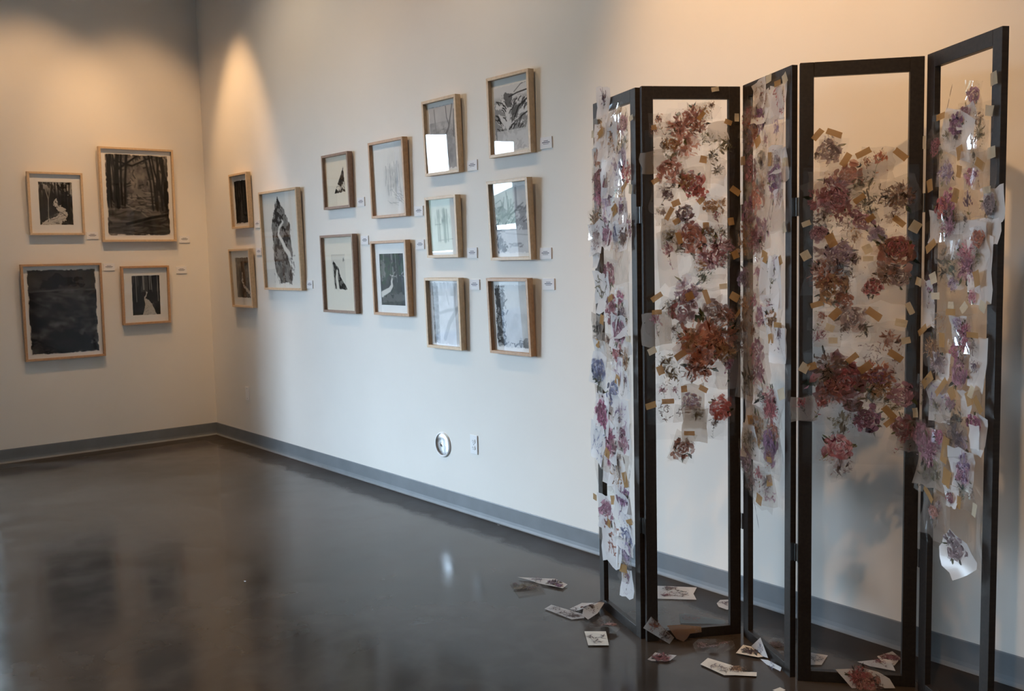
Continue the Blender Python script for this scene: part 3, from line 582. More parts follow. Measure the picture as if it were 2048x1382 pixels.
# ---- painted flowers: every brush dab is a small polygon of its own colour
def lin(r, g, b): return tuple((c / 255 / 12.92) if c <= 10 else (((c / 255 + 0.055) / 1.055) ** 2.4) for c in (r, g, b))
PALR = {
 'rustpink': ((150, 80, 62), (176, 112, 96), (120, 66, 48), (196, 142, 128), (92, 58, 40)), 'peach': ((206, 150, 134), (220, 176, 162), (180, 120, 100), (150, 100, 72), (228, 196, 186)),
 'crimson': ((140, 34, 48), (170, 62, 76), (110, 26, 38), (190, 104, 108), (72, 20, 28)), 'mauve': ((150, 96, 122), (176, 128, 150), (120, 72, 98), (198, 160, 176), (88, 50, 72)),
 'mauvered': ((152, 74, 92), (126, 48, 66), (184, 118, 136), (100, 40, 56), (204, 160, 168)), 'lavender': ((158, 140, 172), (182, 168, 194), (128, 110, 148), (206, 196, 214), (102, 84, 122)),
 'purple': ((104, 54, 104), (132, 80, 134), (80, 38, 82), (164, 120, 160), (54, 28, 58)), 'darkpurple': ((62, 44, 66), (86, 62, 92), (44, 30, 46), (120, 98, 126), (30, 22, 32)),
 'orange': ((176, 92, 50), (196, 120, 76), (150, 68, 36), (206, 146, 106), (120, 56, 32)), 'rust': ((126, 66, 42), (152, 88, 58), (100, 48, 32), (172, 114, 84), (70, 38, 28)),
 'ochre': ((150, 112, 62), (174, 138, 84), (124, 88, 46), (190, 160, 112), (92, 66, 36)), 'green': ((74, 84, 48), (100, 108, 66), (52, 62, 38), (124, 128, 88), (36, 42, 28)),
 'darkgreen': ((44, 58, 46), (66, 82, 64), (30, 40, 34), (90, 104, 84), (22, 28, 24)), 'teal': ((36, 84, 72), (60, 110, 96), (28, 60, 54), (96, 136, 120), (20, 38, 36)),
 'olive': ((86, 86, 42), (110, 108, 62), (64, 62, 32), (132, 128, 84), (44, 42, 24)), 'dark': ((56, 48, 46), (80, 70, 68), (38, 32, 32), (112, 100, 96), (26, 22, 22)),
 'grey': ((134, 122, 128), (160, 148, 152), (104, 94, 102), (186, 176, 178), (76, 66, 74)), 'pink': ((196, 120, 140), (214, 154, 168), (168, 84, 108), (226, 184, 192), (130, 60, 80)),
 'red': ((168, 40, 44), (190, 72, 68), (132, 28, 34), (206, 120, 106), (90, 22, 26)), 'magenta': ((146, 44, 96), (172, 84, 126), (112, 30, 72), (196, 130, 162), (70, 22, 46)), 'blue': ((98, 118, 160), (130, 146, 182), (74, 88, 128), (168, 180, 204), (50, 62, 92)),
 'brown': ((96, 70, 52), (122, 94, 72), (74, 52, 38), (150, 122, 98), (48, 34, 26))}
PAL = {k: [lin(*c) for c in v] for k, v in PALR.items()}
GREENS = PAL['green'] + PAL['darkgreen'] + PAL['olive']
PAL = {k: [tuple(min(0.95, 1.18 * (0.74 * c + 0.26 * g)) for c, g in zip(col, (0.62, 0.50, 0.50))) if i != 4 else col for i, col in enumerate(v)] for k, v in PAL.items()}
class Brush:
    def __init__(s, rg): s.m = MB(); s.z = 0.00025; s.rg = rg
    def add(s, pts, col, al):
        s.z += 0.000025; vs, cs = [], []
        for x, y in pts:
            f = s.rg.uniform(0.72, 1.28); vs.append((x, y, s.z)); cs.append((min(1, col[0] * f), min(1, col[1] * f), min(1, col[2] * f), max(0.0, min(1.0, al * s.rg.uniform(0.8, 1.2)))))
        s.m.poly(vs, cs)
    def dab(s, cx, cy, a, l, w, col, n=8, rag=0.32, al=0.82):
        ca, sa = math.cos(a), math.sin(a); pts = []; k0 = s.rg.uniform(-.25, .25) * w
        for k in range(n):
            t = 2 * math.pi * k / n; q = 1 + s.rg.uniform(-rag, rag); x, y = l / 2 * math.cos(t) * q, w / 2 * math.sin(t) * q + k0 * math.cos(2 * t)
            pts.append((cx + x * ca - y * sa, cy + x * sa + y * ca))
        s.add(pts, col, al)
    def leafdab(s, cx, cy, a, l, w, col, al=0.85):
        ca, sa = math.cos(a), math.sin(a); pts = []; bow = s.rg.uniform(-.25, .25)
        for t, q in [(0, 0), (0.25, 0.42), (0.55, 0.5), (0.8, 0.28), (1, 0), (0.8, -0.25), (0.5, -0.5), (0.22, -0.36)]:
            x, y = l * t * s.rg.uniform(.85, 1.1), w * q * s.rg.uniform(0.5, 1.3) + bow * l * t * t; pts.append((cx + x * ca - y * sa, cy + x * sa + y * ca))
        s.add(pts, col, al)
    def stem(s, pts, w, col):
        for k in range(len(pts) - 1):
            (x0, y0), (x1, y1) = pts[k], pts[k + 1]; a = math.atan2(y1 - y0, x1 - x0); l = math.hypot(x1 - x0, y1 - y0)
            s.dab((x0 + x1) / 2, (y0 + y1) / 2, a, l * 1.15, w * s.rg.uniform(0.7, 1.3), col, 6, 0.2)
def flower(kind, r, pal, rg, stemdir=None):
    b = Brush(rg); C = PAL[pal]; U = rg.uniform; cos, sin = math.cos, math.sin
    def pick(): return rg.choices(C, (4, 5, 2.5, 4, 0.6))[0]
    b.dab(0, 0, U(0, 6.3), 2.1 * r, 1.9 * r, C[3], 12, .12, 0.06)
    HI = tuple(min(0.95, c * 1.3 + 0.03) for c in C[3])
    def pol(q, a, e=1.0): return q * r * cos(a), q * r * sin(a) * e
    if kind in ('rose', 'peony'):
        for k in range(7): x, y = pol(U(.1, .75), U(0, 6.3)); b.dab(x, y, U(0, 6.3), r * U(.6, 1.1), r * U(.4, .7), rg.choice((C[3], C[1], C[0])), 9, .3, U(.18, .4))
        for k in range(rg.randint(2, 5)):
            a = U(0, 6.3); x, y = pol(.65, a); b.leafdab(x, y, a + U(-.6, .6), r * U(0.3, 0.65), r * U(0.12, 0.28), rg.choice(GREENS), U(.6, .95))
            for j in range(3): b.dab(x + U(-.2, .35) * r * cos(a), y + U(-.2, .35) * r * sin(a), a + U(-1, 1), r * U(.1, .35), r * U(.03, .08), rg.choice(GREENS))
    if kind == 'rose':
        ph, ex = U(0, 6.3), U(.78, 1.0)
        for rad, n, l, w in ((0.80, 11, 0.55, 0.34), (0.58, 10, 0.46, 0.28), (0.36, 8, 0.36, 0.22), (0.16, 6, 0.26, 0.15)):
            a0 = U(0, 6.3)
            for k in range(n):
                a = a0 + 6.283 * k / n + U(-.3, .3); q = rad * U(0.72, 1.18); x, y = pol(q, a, ex)
                b.dab(x, y, a + 1.571 + U(-.5, .5), l * r * U(.7, 1.2), w * r * U(.7, 1.2), pick(), al=U(.55, .95))
                b.dab(x * 1.1, y * 1.1, a + 1.571 + U(-.6, .6), l * r * U(.35, .8), w * r * U(.15, .45), rg.choice((HI, C[1], HI)), al=U(.6, 1))
                if U(0, 1) < 0.8: b.dab(x * 0.82, y * 0.82, a + 1.571 + U(-.6, .6), l * r * U(.4, .9), w * r * U(.08, .22), rg.choice((C[4], C[4], C[2])), al=U(.8, 1))
    elif kind == 'peony':
        fa = U(0, 6.3)
        for k in range(78):
            a = U(0, 6.3); q = math.sqrt(U(0, 1)) * U(.7, 1.0); l = r * U(.14, .5) * (1.15 - .5 * q); x, y = pol(q, a, .85)
            b.dab(x, y, a + U(-.8, .8) + (1.57 if q < .45 else 0), l, l * U(.25, .65), pick(), al=U(.5, .95))
        for k in range(26):
            a = U(0, 6.3); x, y = pol(U(0.1, 1.0), a, .85); b.dab(x, y, a + U(-.7, .7), r * U(.12, .36), r * U(.03, .08), rg.choice((C[4], C[4], HI, HI, C[2])), al=U(.6, 1))
    elif kind == 'leaf':
        a0 = U(0, 6.3)
        for k in range(5): b.dab(U(-.4, .4) * r, U(-.4, .4) * r, U(0, 6.3), r * U(.5, 1), r * U(.3, .6), rg.choice((C[3], C[1])), 9, .35, U(.2, .4))
        for k in range(8):
            a = a0 + U(-2.4, 2.4); x, y = U(-.45, .45) * r, U(-.45, .45) * r; l = r * U(.35, .9); col = pick()
            b.leafdab(x, y, a, l, l * U(.2, .45), col, U(.6, .95)); b.dab(x + l * .45 * cos(a), y + l * .45 * sin(a), a, l * .8, l * .06, C[4])
        for k in range(30): b.dab(U(-.8, .8) * r, U(-.8, .8) * r, a0 + U(-1.2, 1.2), r * U(.1, .4), r * U(.03, .12), pick(), al=U(.5, 1))
    elif kind == 'sprig':
        a = (stemdir if stemdir is not None else U(1.1, 2.0)); bw = U(-.25, .25); pts = [(t * r * cos(a) + bw * r * t * t, t * r * sin(a)) for t in (-1, -.7, -.4, -.1, .2, .5)]
        for k in range(4): b.dab(pts[-1][0] + rg.gauss(0, .15) * r, pts[-1][1] + rg.gauss(0, .15) * r, U(0, 6.3), r * U(.4, .7), r * U(.2, .45), C[3], 9, .35, U(.2, .4))
        b.stem(pts, r * 0.035, rg.choice(GREENS))
        for k in range(9):
            x, y = rg.choice(pts); aa = a + rg.choice((-1, 1)) * U(.3, 1.3); l = r * U(.12, .36); b.leafdab(x, y, aa, l, l * U(.15, .4), rg.choice(GREENS) if U(0, 1) < .6 else pick(), U(.6, .95))
        for k in range(34): b.dab(pts[-1][0] + rg.gauss(0, .2) * r, pts[-1][1] + rg.gauss(0, .22) * r, a + U(-1, 1), r * U(.1, .36), r * U(.04, .15), pick(), al=U(.5, .95))
    elif kind == 'sketch':
        for k in range(16):
            x, y, aa = U(-.75, .75) * r, U(-.75, .75) * r, U(0, 6.3)
            for j in range(3): b.dab(x, y, aa, r * U(.15, .34), r * U(.04, .12), pick(), al=U(.6, 1)); x += r * .18 * cos(aa); y += r * .18 * sin(aa); aa += U(-.9, .9)
    if kind != 'sketch':
        for k in range(5): a = U(0, 6.3); x, y = pol(U(.8, 1.1), a); b.dab(x, y, a + U(-1, 1), r * U(.06, .25), r * U(.02, .06), rg.choice((C[4], C[2], C[0], rg.choice(GREENS))), al=U(.6, 1))
    return b.m
def sheet_mesh(w, h, rg, bend=0.0, rag=0.06, n=4, shape='rect'):
    mb = MB(); ax = rg.uniform(0, 3.14)
    for j in range(n + 1):
        for i in range(n + 1):
            x, y = (i / n - .5), (j / n - .5)
            if shape == 'oval': q = max(abs(x), abs(y)) / (math.hypot(x, y) + 1e-9) if (x or y) else 1; x *= (0.35 + 0.65 * q); y *= (0.35 + 0.65 * q)
            ed = (i in (0, n)) or (j in (0, n))
            x = x * w + (rg.uniform(-rag, rag) * w if ed else 0); y = y * h + (rg.uniform(-rag, rag) * h if ed else 0)
            t = (x * math.cos(ax) + y * math.sin(ax)) / (0.5 * max(w, h)); mb.v.append((x, y, bend * t * t))
    for j in range(n):
        for i in range(n): a = j * (n + 1) + i; mb.f.append((a, a + 1, a + n + 2, a + n + 1))
    return mb, ax
def bend_mesh(me_mb, w, h, bend, ax):
    me_mb.v = [(x, y, z + bend * ((x * math.cos(ax) + y * math.sin(ax)) / (0.5 * max(w, h))) ** 2) for x, y, z in me_mb.v]
rf = random.Random(23)
def smooth(o):
    for p_ in o.data.polygons: p_.use_smooth = True
    return o
def cutout(P, u, v, w, h, ang, mt, fl=(), bend=0.0, tilt=0.0, lift=0.0, shape='rect', rag=0.06):
    mb, ax = sheet_mesh(w, h, rf, bend, rag, shape=shape)
    o = smooth(mb.build('film_cutout' if mt in (FILM, HAZE) else 'vellum_sheet' if not fl else 'paper_cutout', mt, screen)); o.matrix_basis = P.mat(u, v, P.layer() + lift, math.radians(ang), rf.uniform(-tilt, tilt), rf.uniform(-tilt, tilt))
    for (kind, r, pal, x, y) in fl:
        f = flower(kind, r, pal, rf); f.v = [(a + x, b + y, c) for a, b, c in f.v]; bend_mesh(f, w, h, bend, ax)
        f.build('painted_' + {'sketch': 'marks'}.get(kind, kind), PAINT, o)
    return o
def tape(P, u, v, w, h, ang, mt):
    mb, ax = sheet_mesh(w, h, rf, 0.0012, 0.03, n=2); o = mb.build('masking_tape', mt, screen); o.matrix_basis = P.mat(u, v, P.layer() + 0.0015, math.radians(ang), rf.uniform(-.05, .05), rf.uniform(-.05, .05))
def place(pi, ox, oy, sc, flowers=(), sheets=(), tapes=()):
    # positions read off the photograph and carried onto the panel's own plane
    P = PANELS[pi]
    def dims(zx, zy, w, h):
        px, py = ox + zx / sc, oy + zy / sc; u, v = P.uv(px, py); u0 = P.uv(px - w / sc / 2, py)[0]; u1 = P.uv(px + w / sc / 2, py)[0]; v0 = P.uv(px, py + h / sc / 2)[1]; v1 = P.uv(px, py - h / sc / 2)[1]
        return u, v, abs(u1 - u0), abs(v1 - v0)
    for zx, zy, w, h, ang, mt in sheets:
        u, v, W, H = dims(zx, zy, w, h); cutout(P, u, v, W, H, ang, mt, bend=0.003 if pi in (1, 3) else 0.008, tilt=0.02 if pi in (1, 3) else 0.07)
    for f in flowers:
        zx, zy, r, kind, pal = f[:5]; mt = f[5] if len(f) > 5 else (HAZE if rf.random() < 0.3 else FILM)
        u, v, W, R2 = dims(zx, zy, 2 * r, 2 * r); R = R2 / 2 * (1.5, 1.12, 1.5, 1.12, 1.3)[pi]
        cutout(P, u, v, 2.2 * R, 2.2 * R, rf.uniform(-14, 14), mt, [(kind, R, pal, 0, 0)], bend=0.002 if pi in (1, 3) else 0.006, tilt=0.015 if pi in (1, 3) else 0.06)
    for t in tapes:
        zx, zy, w, h, ang = t[:5]; u, v, W, H = dims(zx, zy, w, h); tape(P, u, v, max(W, 0.018) * .95, max(H, 0.018) * .95, ang, TAPEC if len(t) > 5 else TAPE)
# large clear sheets carrying the cut-outs
def film(pi, u0, u1, v0, v1, wav, mt=FILM):
    P = PANELS[pi]; nx, ny = 12, 36; mb = MB(); ph = [rf.uniform(0, 6.3) for _ in range(6)]
    for j in range(ny + 1):
        for i in range(nx + 1):
            x, y = i / nx, j / ny; z = wav * (math.sin(2.1 * x * 6.28 + ph[0] + 2 * math.sin(3 * y * 6.28 + ph[1])) * .5 + math.sin(5 * y * 6.28 + ph[2] + 2 * x) * .5 + 1.0)
            if wav > 0.003: z += 0.016 * max(0, x - 0.82) ** 2 / 0.0324 * (1 + math.sin(4 * y * 6.28 + ph[3])) / 2
            mb.v.append((u0 + (u1 - u0) * x + rf.uniform(-.001, .001), v0 + (v1 - v0) * y, z))
    for j in range(ny):
        for i in range(nx): a = j * (nx + 1) + i; mb.f.append((a, a + 1, a + nx + 2, a + nx + 1))
    o = smooth(mb.build('clear_film', mt, screen)); o.matrix_basis = P.mat(0, 0, P.layer())
film(0, 0.01, 0.385, 0.55, 2.12, 0.009); film(1, 0.01, 0.385, 0.82, 2.02, 0.0012); film(2, 0.015, 0.39, 0.62, 2.13, 0.010); film(3, 0.012, 0.388, 0.80, 1.83, 0.0012); film(4, 0.012, 0.385, 0.55, 1.98, 0.006)

A_, B_, C_ = (1160, 120, 3.838), (1160, 460, 3.638), (1160, 820, 2.459)
place(1, *A_, sheets=[(640, 600, 170, 230, 3, VELLUM), (880, 860, 230, 250, 0, VELLUM), (1040, 850, 160, 200, -8, VELLUM), (1060, 550, 150, 150, 5, VWHITE), (560, 780, 190, 170, 8, VGREY), (1000, 1180, 190, 120, -12, VELLUM), (700, 1330, 150, 240, 3, VGREY)],
 flowers=[(940, 400, 60, 'leaf', 'ochre'), (1010, 380, 62, 'sprig', 'brown'), (860, 440, 90, 'peony', 'rustpink'), (780, 520, 115, 'peony', 'rustpink'), (910, 510, 70, 'peony', 'rust'), (800, 640, 120, 'peony', 'peach'), (700, 650, 60, 'rose', 'ochre'), (610, 500, 75, 'sprig', 'rust'), (690, 850, 110, 'rose', 'rustpink'), (650, 700, 90, 'sprig', 'dark'), (970, 600, 60, 'leaf', 'green'), (1090, 660, 85, 'leaf', 'green'), (1010, 740, 50, 'leaf', 'darkgreen'), (1060, 840, 58, 'leaf', 'darkgreen'), (860, 950, 95, 'rose', 'crimson'), (915, 1020, 60, 'rose', 'red'), (810, 930, 70, 'peony', 'ochre'), (640, 1080, 90, 'sprig', 'darkpurple'), (660, 1000, 60, 'leaf', 'dark'), (800, 1180, 70, 'rose', 'darkpurple'), (1000, 1120, 60, 'rose', 'ochre'), (1080, 1110, 50, 'leaf', 'ochre'), (1050, 1230, 65, 'sprig', 'mauvered'), (860, 1320, 85, 'rose', 'mauvered'), (690, 1330, 55, 'leaf', 'olive'), (1000, 1340, 60, 'leaf', 'olive'), (570, 540, 40, 'leaf', 'rust'), (1090, 1330, 50, 'leaf', 'green'), (640, 1200, 60, 'sprig', 'brown')],
 tapes=[(925, 430, 75, 35, 50), (680, 1180, 110, 40, 60), (730, 1100, 70, 50, 20), (940, 765, 55, 60, -10), (960, 1275, 50, 60, 0), (735, 1240, 60, 45, 30), (1030, 228, 60, 35, 10, 1), (1185, 1005, 85, 50, -35), (1195, 445, 35, 65, 0, 1), (560, 520, 40, 40, 10), (1130, 480, 60, 40, -20), (570, 930, 60, 40, 30), (1150, 1240, 50, 60, 10), (920, 1080, 60, 40, 40)])
place(1, *B_, sheets=[(630, 200, 150, 400, 4, VELLUM), (550, 725, 225, 235, 2, VGREY), (1065, 1050, 180, 210, 5, VELLUM), (815, 1280, 170, 330, 4, VGREY), (870, 520, 260, 200, 0, VELLUM), (960, 380, 200, 120, 0, VELLUM), (660, 760, 190, 240, 0, VELLUM)],
 flowers=[(640, 60, 55, 'leaf', 'olive'), (640, 190, 90, 'sprig', 'mauve'), (800, 70, 105, 'rose', 'rustpink'), (930, 40, 70, 'sprig', 'brown'), (1020, 120, 90, 'peony', 'mauve'), (940, 200, 115, 'peony', 'mauve'), (900, 330, 65, 'leaf', 'teal'), (1030, 230, 45, 'leaf', 'darkgreen'), (770, 440, 105, 'peony', 'lavender'), (780, 480, 60, 'rose', 'mauve'), (740, 590, 105, 'rose', 'mauvered'), (640, 560, 60, 'leaf', 'darkgreen'), (960, 590, 100, 'rose', 'grey'), (950, 620, 60, 'sketch', 'darkpurple'), (1050, 620, 70, 'peony', 'rust'), (890, 810, 195, 'peony', 'orange'), (1020, 780, 120, 'peony', 'rust'), (880, 860, 130, 'rose', 'orange'), (1040, 880, 90, 'peony', 'ochre'), (850, 1000, 120, 'peony', 'rust'), (780, 780, 90, 'peony', 'ochre'), (620, 950, 75, 'leaf', 'olive'), (650, 1060, 75, 'leaf', 'olive'), (540, 690, 80, 'sprig', 'mauve'), (670, 745, 50, 'sprig', 'dark'), (1070, 1030, 90, 'sprig', 'purple'), (1010, 1285, 85, 'rose', 'red'), (800, 1240, 65, 'rose', 'lavender'), (840, 1325, 50, 'leaf', 'green'), (600, 1190, 60, 'sprig', 'mauve'), (600, 1320, 60, 'sketch', 'dark'), (730, 1330, 50, 'sketch', 'dark'), (720, 140, 50, 'leaf', 'darkgreen'), (860, 250, 50, 'leaf', 'ochre'), (690, 1180, 45, 'sprig', 'mauve')],
 tapes=[(545, 485, 95, 40, 32), (545, 595, 75, 35, 3), (905, 485, 40, 110, 20), (1025, 408, 60, 40, 5, 1), (715, 905, 90, 50, 32), (570, 1015, 50, 70, 20), (625, 1240, 95, 38, 0), (705, 60, 40, 90, 15), (780, 480, 60, 60, 20), (510, 875, 65, 50, 25, 1), (1105, 485, 70, 60, -30), (880, 1150, 70, 40, -30), (740, 1150, 45, 50, 5), (500, 1270, 80, 50, 15), (1110, 180, 50, 60, 20)])
place(1, *C_, sheets=[(555, 70, 120, 170, -4, VGREY), (490, 175, 100, 145, -20, VELLUM)], flowers=[(490, 185, 52, 'rose', 'rust', FILM), (680, 10, 40, 'rose', 'red'), (645, 80, 45, 'sprig', 'dark', FILM), (565, 15, 28, 'leaf', 'green')], tapes=[(525, 108, 55, 22, -3)])
D_, E_, F_ = (1460, 60, 3.29), (1460, 460, 3.14), (1460, 860, 2.6475)
place(3, *D_, sheets=[(660, 830, 150, 260, 3, VELLUM), (880, 980, 300, 220, 0, VELLUM), (580, 1000, 130, 140, 0, VELLUM), (1050, 1180, 200, 180, 0, VELLUM), (850, 1310, 230, 120, 0, VELLUM)],
 flowers=[(650, 800, 85, 'rose', 'grey'), (660, 760, 60, 'sprig', 'darkpurple'), (780, 950, 90, 'rose', 'peach'), (970, 880, 85, 'sprig', 'orange'), (900, 890, 50, 'sprig', 'rust'), (690, 1040, 95, 'peony', 'mauve'), (660, 980, 45, 'leaf', 'rust'), (620, 1120, 110, 'peony', 'mauvered'), (700, 1110, 85, 'rose', 'mauve'), (760, 1190, 95, 'peony', 'mauvered'), (860, 1050, 95, 'leaf', 'darkgreen'), (920, 1190, 100, 'leaf', 'darkgreen'), (1030, 1090, 75, 'sketch', 'dark'), (1120, 1090, 100, 'peony', 'brown'), (1130, 1150, 70, 'sketch', 'darkpurple'), (600, 1280, 85, 'leaf', 'darkgreen'), (600, 1210, 60, 'leaf', 'dark'), (870, 1260, 65, 'rose', 'mauve'), (960, 1330, 50, 'rose', 'lavender'), (580, 1350, 55, 'rose', 'mauve'), (740, 1300, 50, 'sketch', 'dark'), (1070, 1240, 50, 'leaf', 'brown')],
 tapes=[(575, 690, 95, 42, 50), (683, 680, 112, 42, -20), (760, 855, 105, 45, 58), (875, 810, 115, 42, 25), (1120, 820, 108, 45, -40), (850, 1110, 90, 40, 35), (1110, 1260, 100, 42, -40), (920, 1240, 70, 40, 35), (1215, 1295, 75, 75, -30, 1), (500, 1275, 65, 38, 20, 1)])
place(3, *E_, sheets=[(950, 250, 330, 420, 0, VELLUM), (620, 180, 200, 130, 0, VELLUM), (760, 560, 330, 160, 0, VELLUM), (990, 640, 230, 130, 0, VELLUM), (610, 630, 180, 220, 0, VELLUM), (960, 960, 260, 300, 0, VELLUM), (1120, 1290, 150, 180, 2, VGREY), (465, 1120, 170, 150, 2, VGREY)],
 flowers=[(560, 20, 50, 'rose', 'mauve'), (780, 30, 45, 'leaf', 'ochre'), (920, 30, 55, 'rose', 'lavender'), (650, 180, 130, 'peony', 'grey'), (690, 150, 90, 'rose', 'lavender'), (600, 290, 110, 'peony', 'rust'), (640, 370, 95, 'rose', 'ochre'), (690, 320, 80, 'leaf', 'dark'), (770, 220, 75, 'sprig', 'dark'), (600, 430, 50, 'leaf', 'darkgreen'), (1030, 150, 120, 'rose', 'rust'), (1060, 110, 75, 'rose', 'crimson'), (970, 280, 75, 'peony', 'brown'), (895, 360, 62, 'rose', 'crimson'), (1060, 300, 65, 'rose', 'grey'), (715, 440, 55, 'rose', 'rust'), (760, 550, 90, 'rose', 'grey'), (700, 640, 45, 'sprig', 'dark'), (830, 620, 50, 'leaf', 'darkgreen'), (565, 570, 60, 'sprig', 'rust'), (560, 655, 45, 'leaf', 'mauve'), (1000, 700, 70, 'leaf', 'rust'), (1030, 830, 60, 'sprig', 'rust'), (880, 770, 60, 'sketch', 'grey'), (620, 860, 110, 'peony', 'brown'), (700, 950, 175, 'rose', 'mauvered'), (740, 940, 100, 'rose', 'crimson'), (640, 1010, 90, 'peony', 'rustpink'), (610, 900, 60, 'leaf', 'darkgreen'), (920, 900, 100, 'peony', 'orange'), (930, 920, 60, 'rose', 'purple'), (900, 1030, 110, 'leaf', 'olive'), (950, 1000, 70, 'peony', 'ochre'), (1070, 1030, 80, 'rose', 'mauve'), (760, 1110, 60, 'leaf', 'dark'), (860, 1180, 85, 'rose', 'purple'), (820, 1190, 55, 'peony', 'purple'), (560, 1120, 75, 'sprig', 'crimson'), (690, 1210, 75, 'leaf', 'green'), (450, 1110, 60, 'sprig', 'crimson'), (1070, 1220, 65, 'rose', 'mauvered'), (1110, 1310, 60, 'sprig', 'crimson'), (1020, 1120, 60, 'leaf', 'olive')],
 tapes=[(630, 65, 60, 85, 25), (855, 120, 60, 60, 25, 1), (470, 160, 60, 60, 30, 1), (540, 465, 85, 35, 15), (655, 525, 85, 50, 45), (895, 525, 110, 50, -35), (860, 180, 70, 28, 0, 1), (1065, 580, 80, 50, -12, 1), (1120, 490, 40, 80, 25, 1), (1095, 690, 60, 42, 10, 1), (760, 800, 85, 38, 40), (840, 860, 90, 50, 35), (1030, 785, 105, 45, -35), (990, 1140, 110, 45, -48), (990, 1200, 75, 35, 40), (460, 860, 60, 65, -30, 1), (510, 850, 60, 45, 20), (640, 690, 60, 40, 0, 1), (620, 610, 60, 45, -20, 1)])
place(3, *F_, flowers=[(570, 80, 75, 'rose', 'pink', FILM), (505, 120, 38, 'leaf', 'ochre', FILM), (585, 180, 55, 'leaf', 'grey', FILM), (565, 215, 35, 'sprig', 'dark', FILM), (900, 60, 55, 'sprig', 'mauvered', FILM)])
G_, H_, I_ = (1780, 20, 3.004), (1780, 440, 3.004), (1780, 860, 2.649)
place(4, *G_, sheets=[(400, 750, 220, 270, -20, VWHITE), (540, 960, 190, 240, 0, VELLUM), (460, 640, 110, 130, 10, VWHITE), (640, 1170, 130, 220, 8, VWHITE), (430, 1130, 280, 260, 0, VELLUM), (350, 960, 130, 200, 0, VELLUM), (620, 1330, 90, 160, 5, VWHITE), (300, 1300, 120, 200, 0, VWHITE), (450, 1330, 250, 150, 0, VWHITE)],
 flowers=[(505, 510, 55, 'rose', 'mauve'), (520, 560, 45, 'sprig', 'green'), (450, 620, 45, 'rose', 'mauve'), (400, 690, 65, 'rose', 'purple'), (540, 650, 45, 'leaf', 'brown'), (545, 750, 62, 'leaf', 'green'), (345, 750, 30, 'leaf', 'green'), (400, 790, 35, 'sprig', 'dark'), (275, 820, 48, 'rose', 'mauvered'), (310, 890, 50, 'sprig', 'green'), (350, 975, 70, 'peony', 'lavender'), (510, 900, 45, 'sprig', 'darkgreen'), (490, 1000, 45, 'rose', 'pink'), (535, 1010, 45, 'sprig', 'purple'), (370, 1150, 70, 'rose', 'magenta'), (320, 1195, 55, 'rose', 'red'), (605, 1170, 62, 'rose', 'grey'), (480, 1190, 80, 'sprig', 'darkpurple'), (380, 1240, 60, 'peony', 'brown'), (330, 1310, 45, 'leaf', 'ochre'), (560, 1330, 60, 'rose', 'grey'), (400, 1330, 60, 'sprig', 'dark')],
 tapes=[(638, 410, 45, 85, 8, 1), (612, 605, 50, 70, -12, 1), (318, 640, 52, 40, 5), (435, 855, 40, 90, 15), (555, 925, 62, 55, -30), (430, 970, 32, 75, -12), (255, 1055, 32, 80, 15), (410, 1115, 40, 90, -18), (628, 855, 50, 75, 5, 1), (602, 1080, 45, 42, 5, 1), (222, 795, 16, 80, -5, 1)])
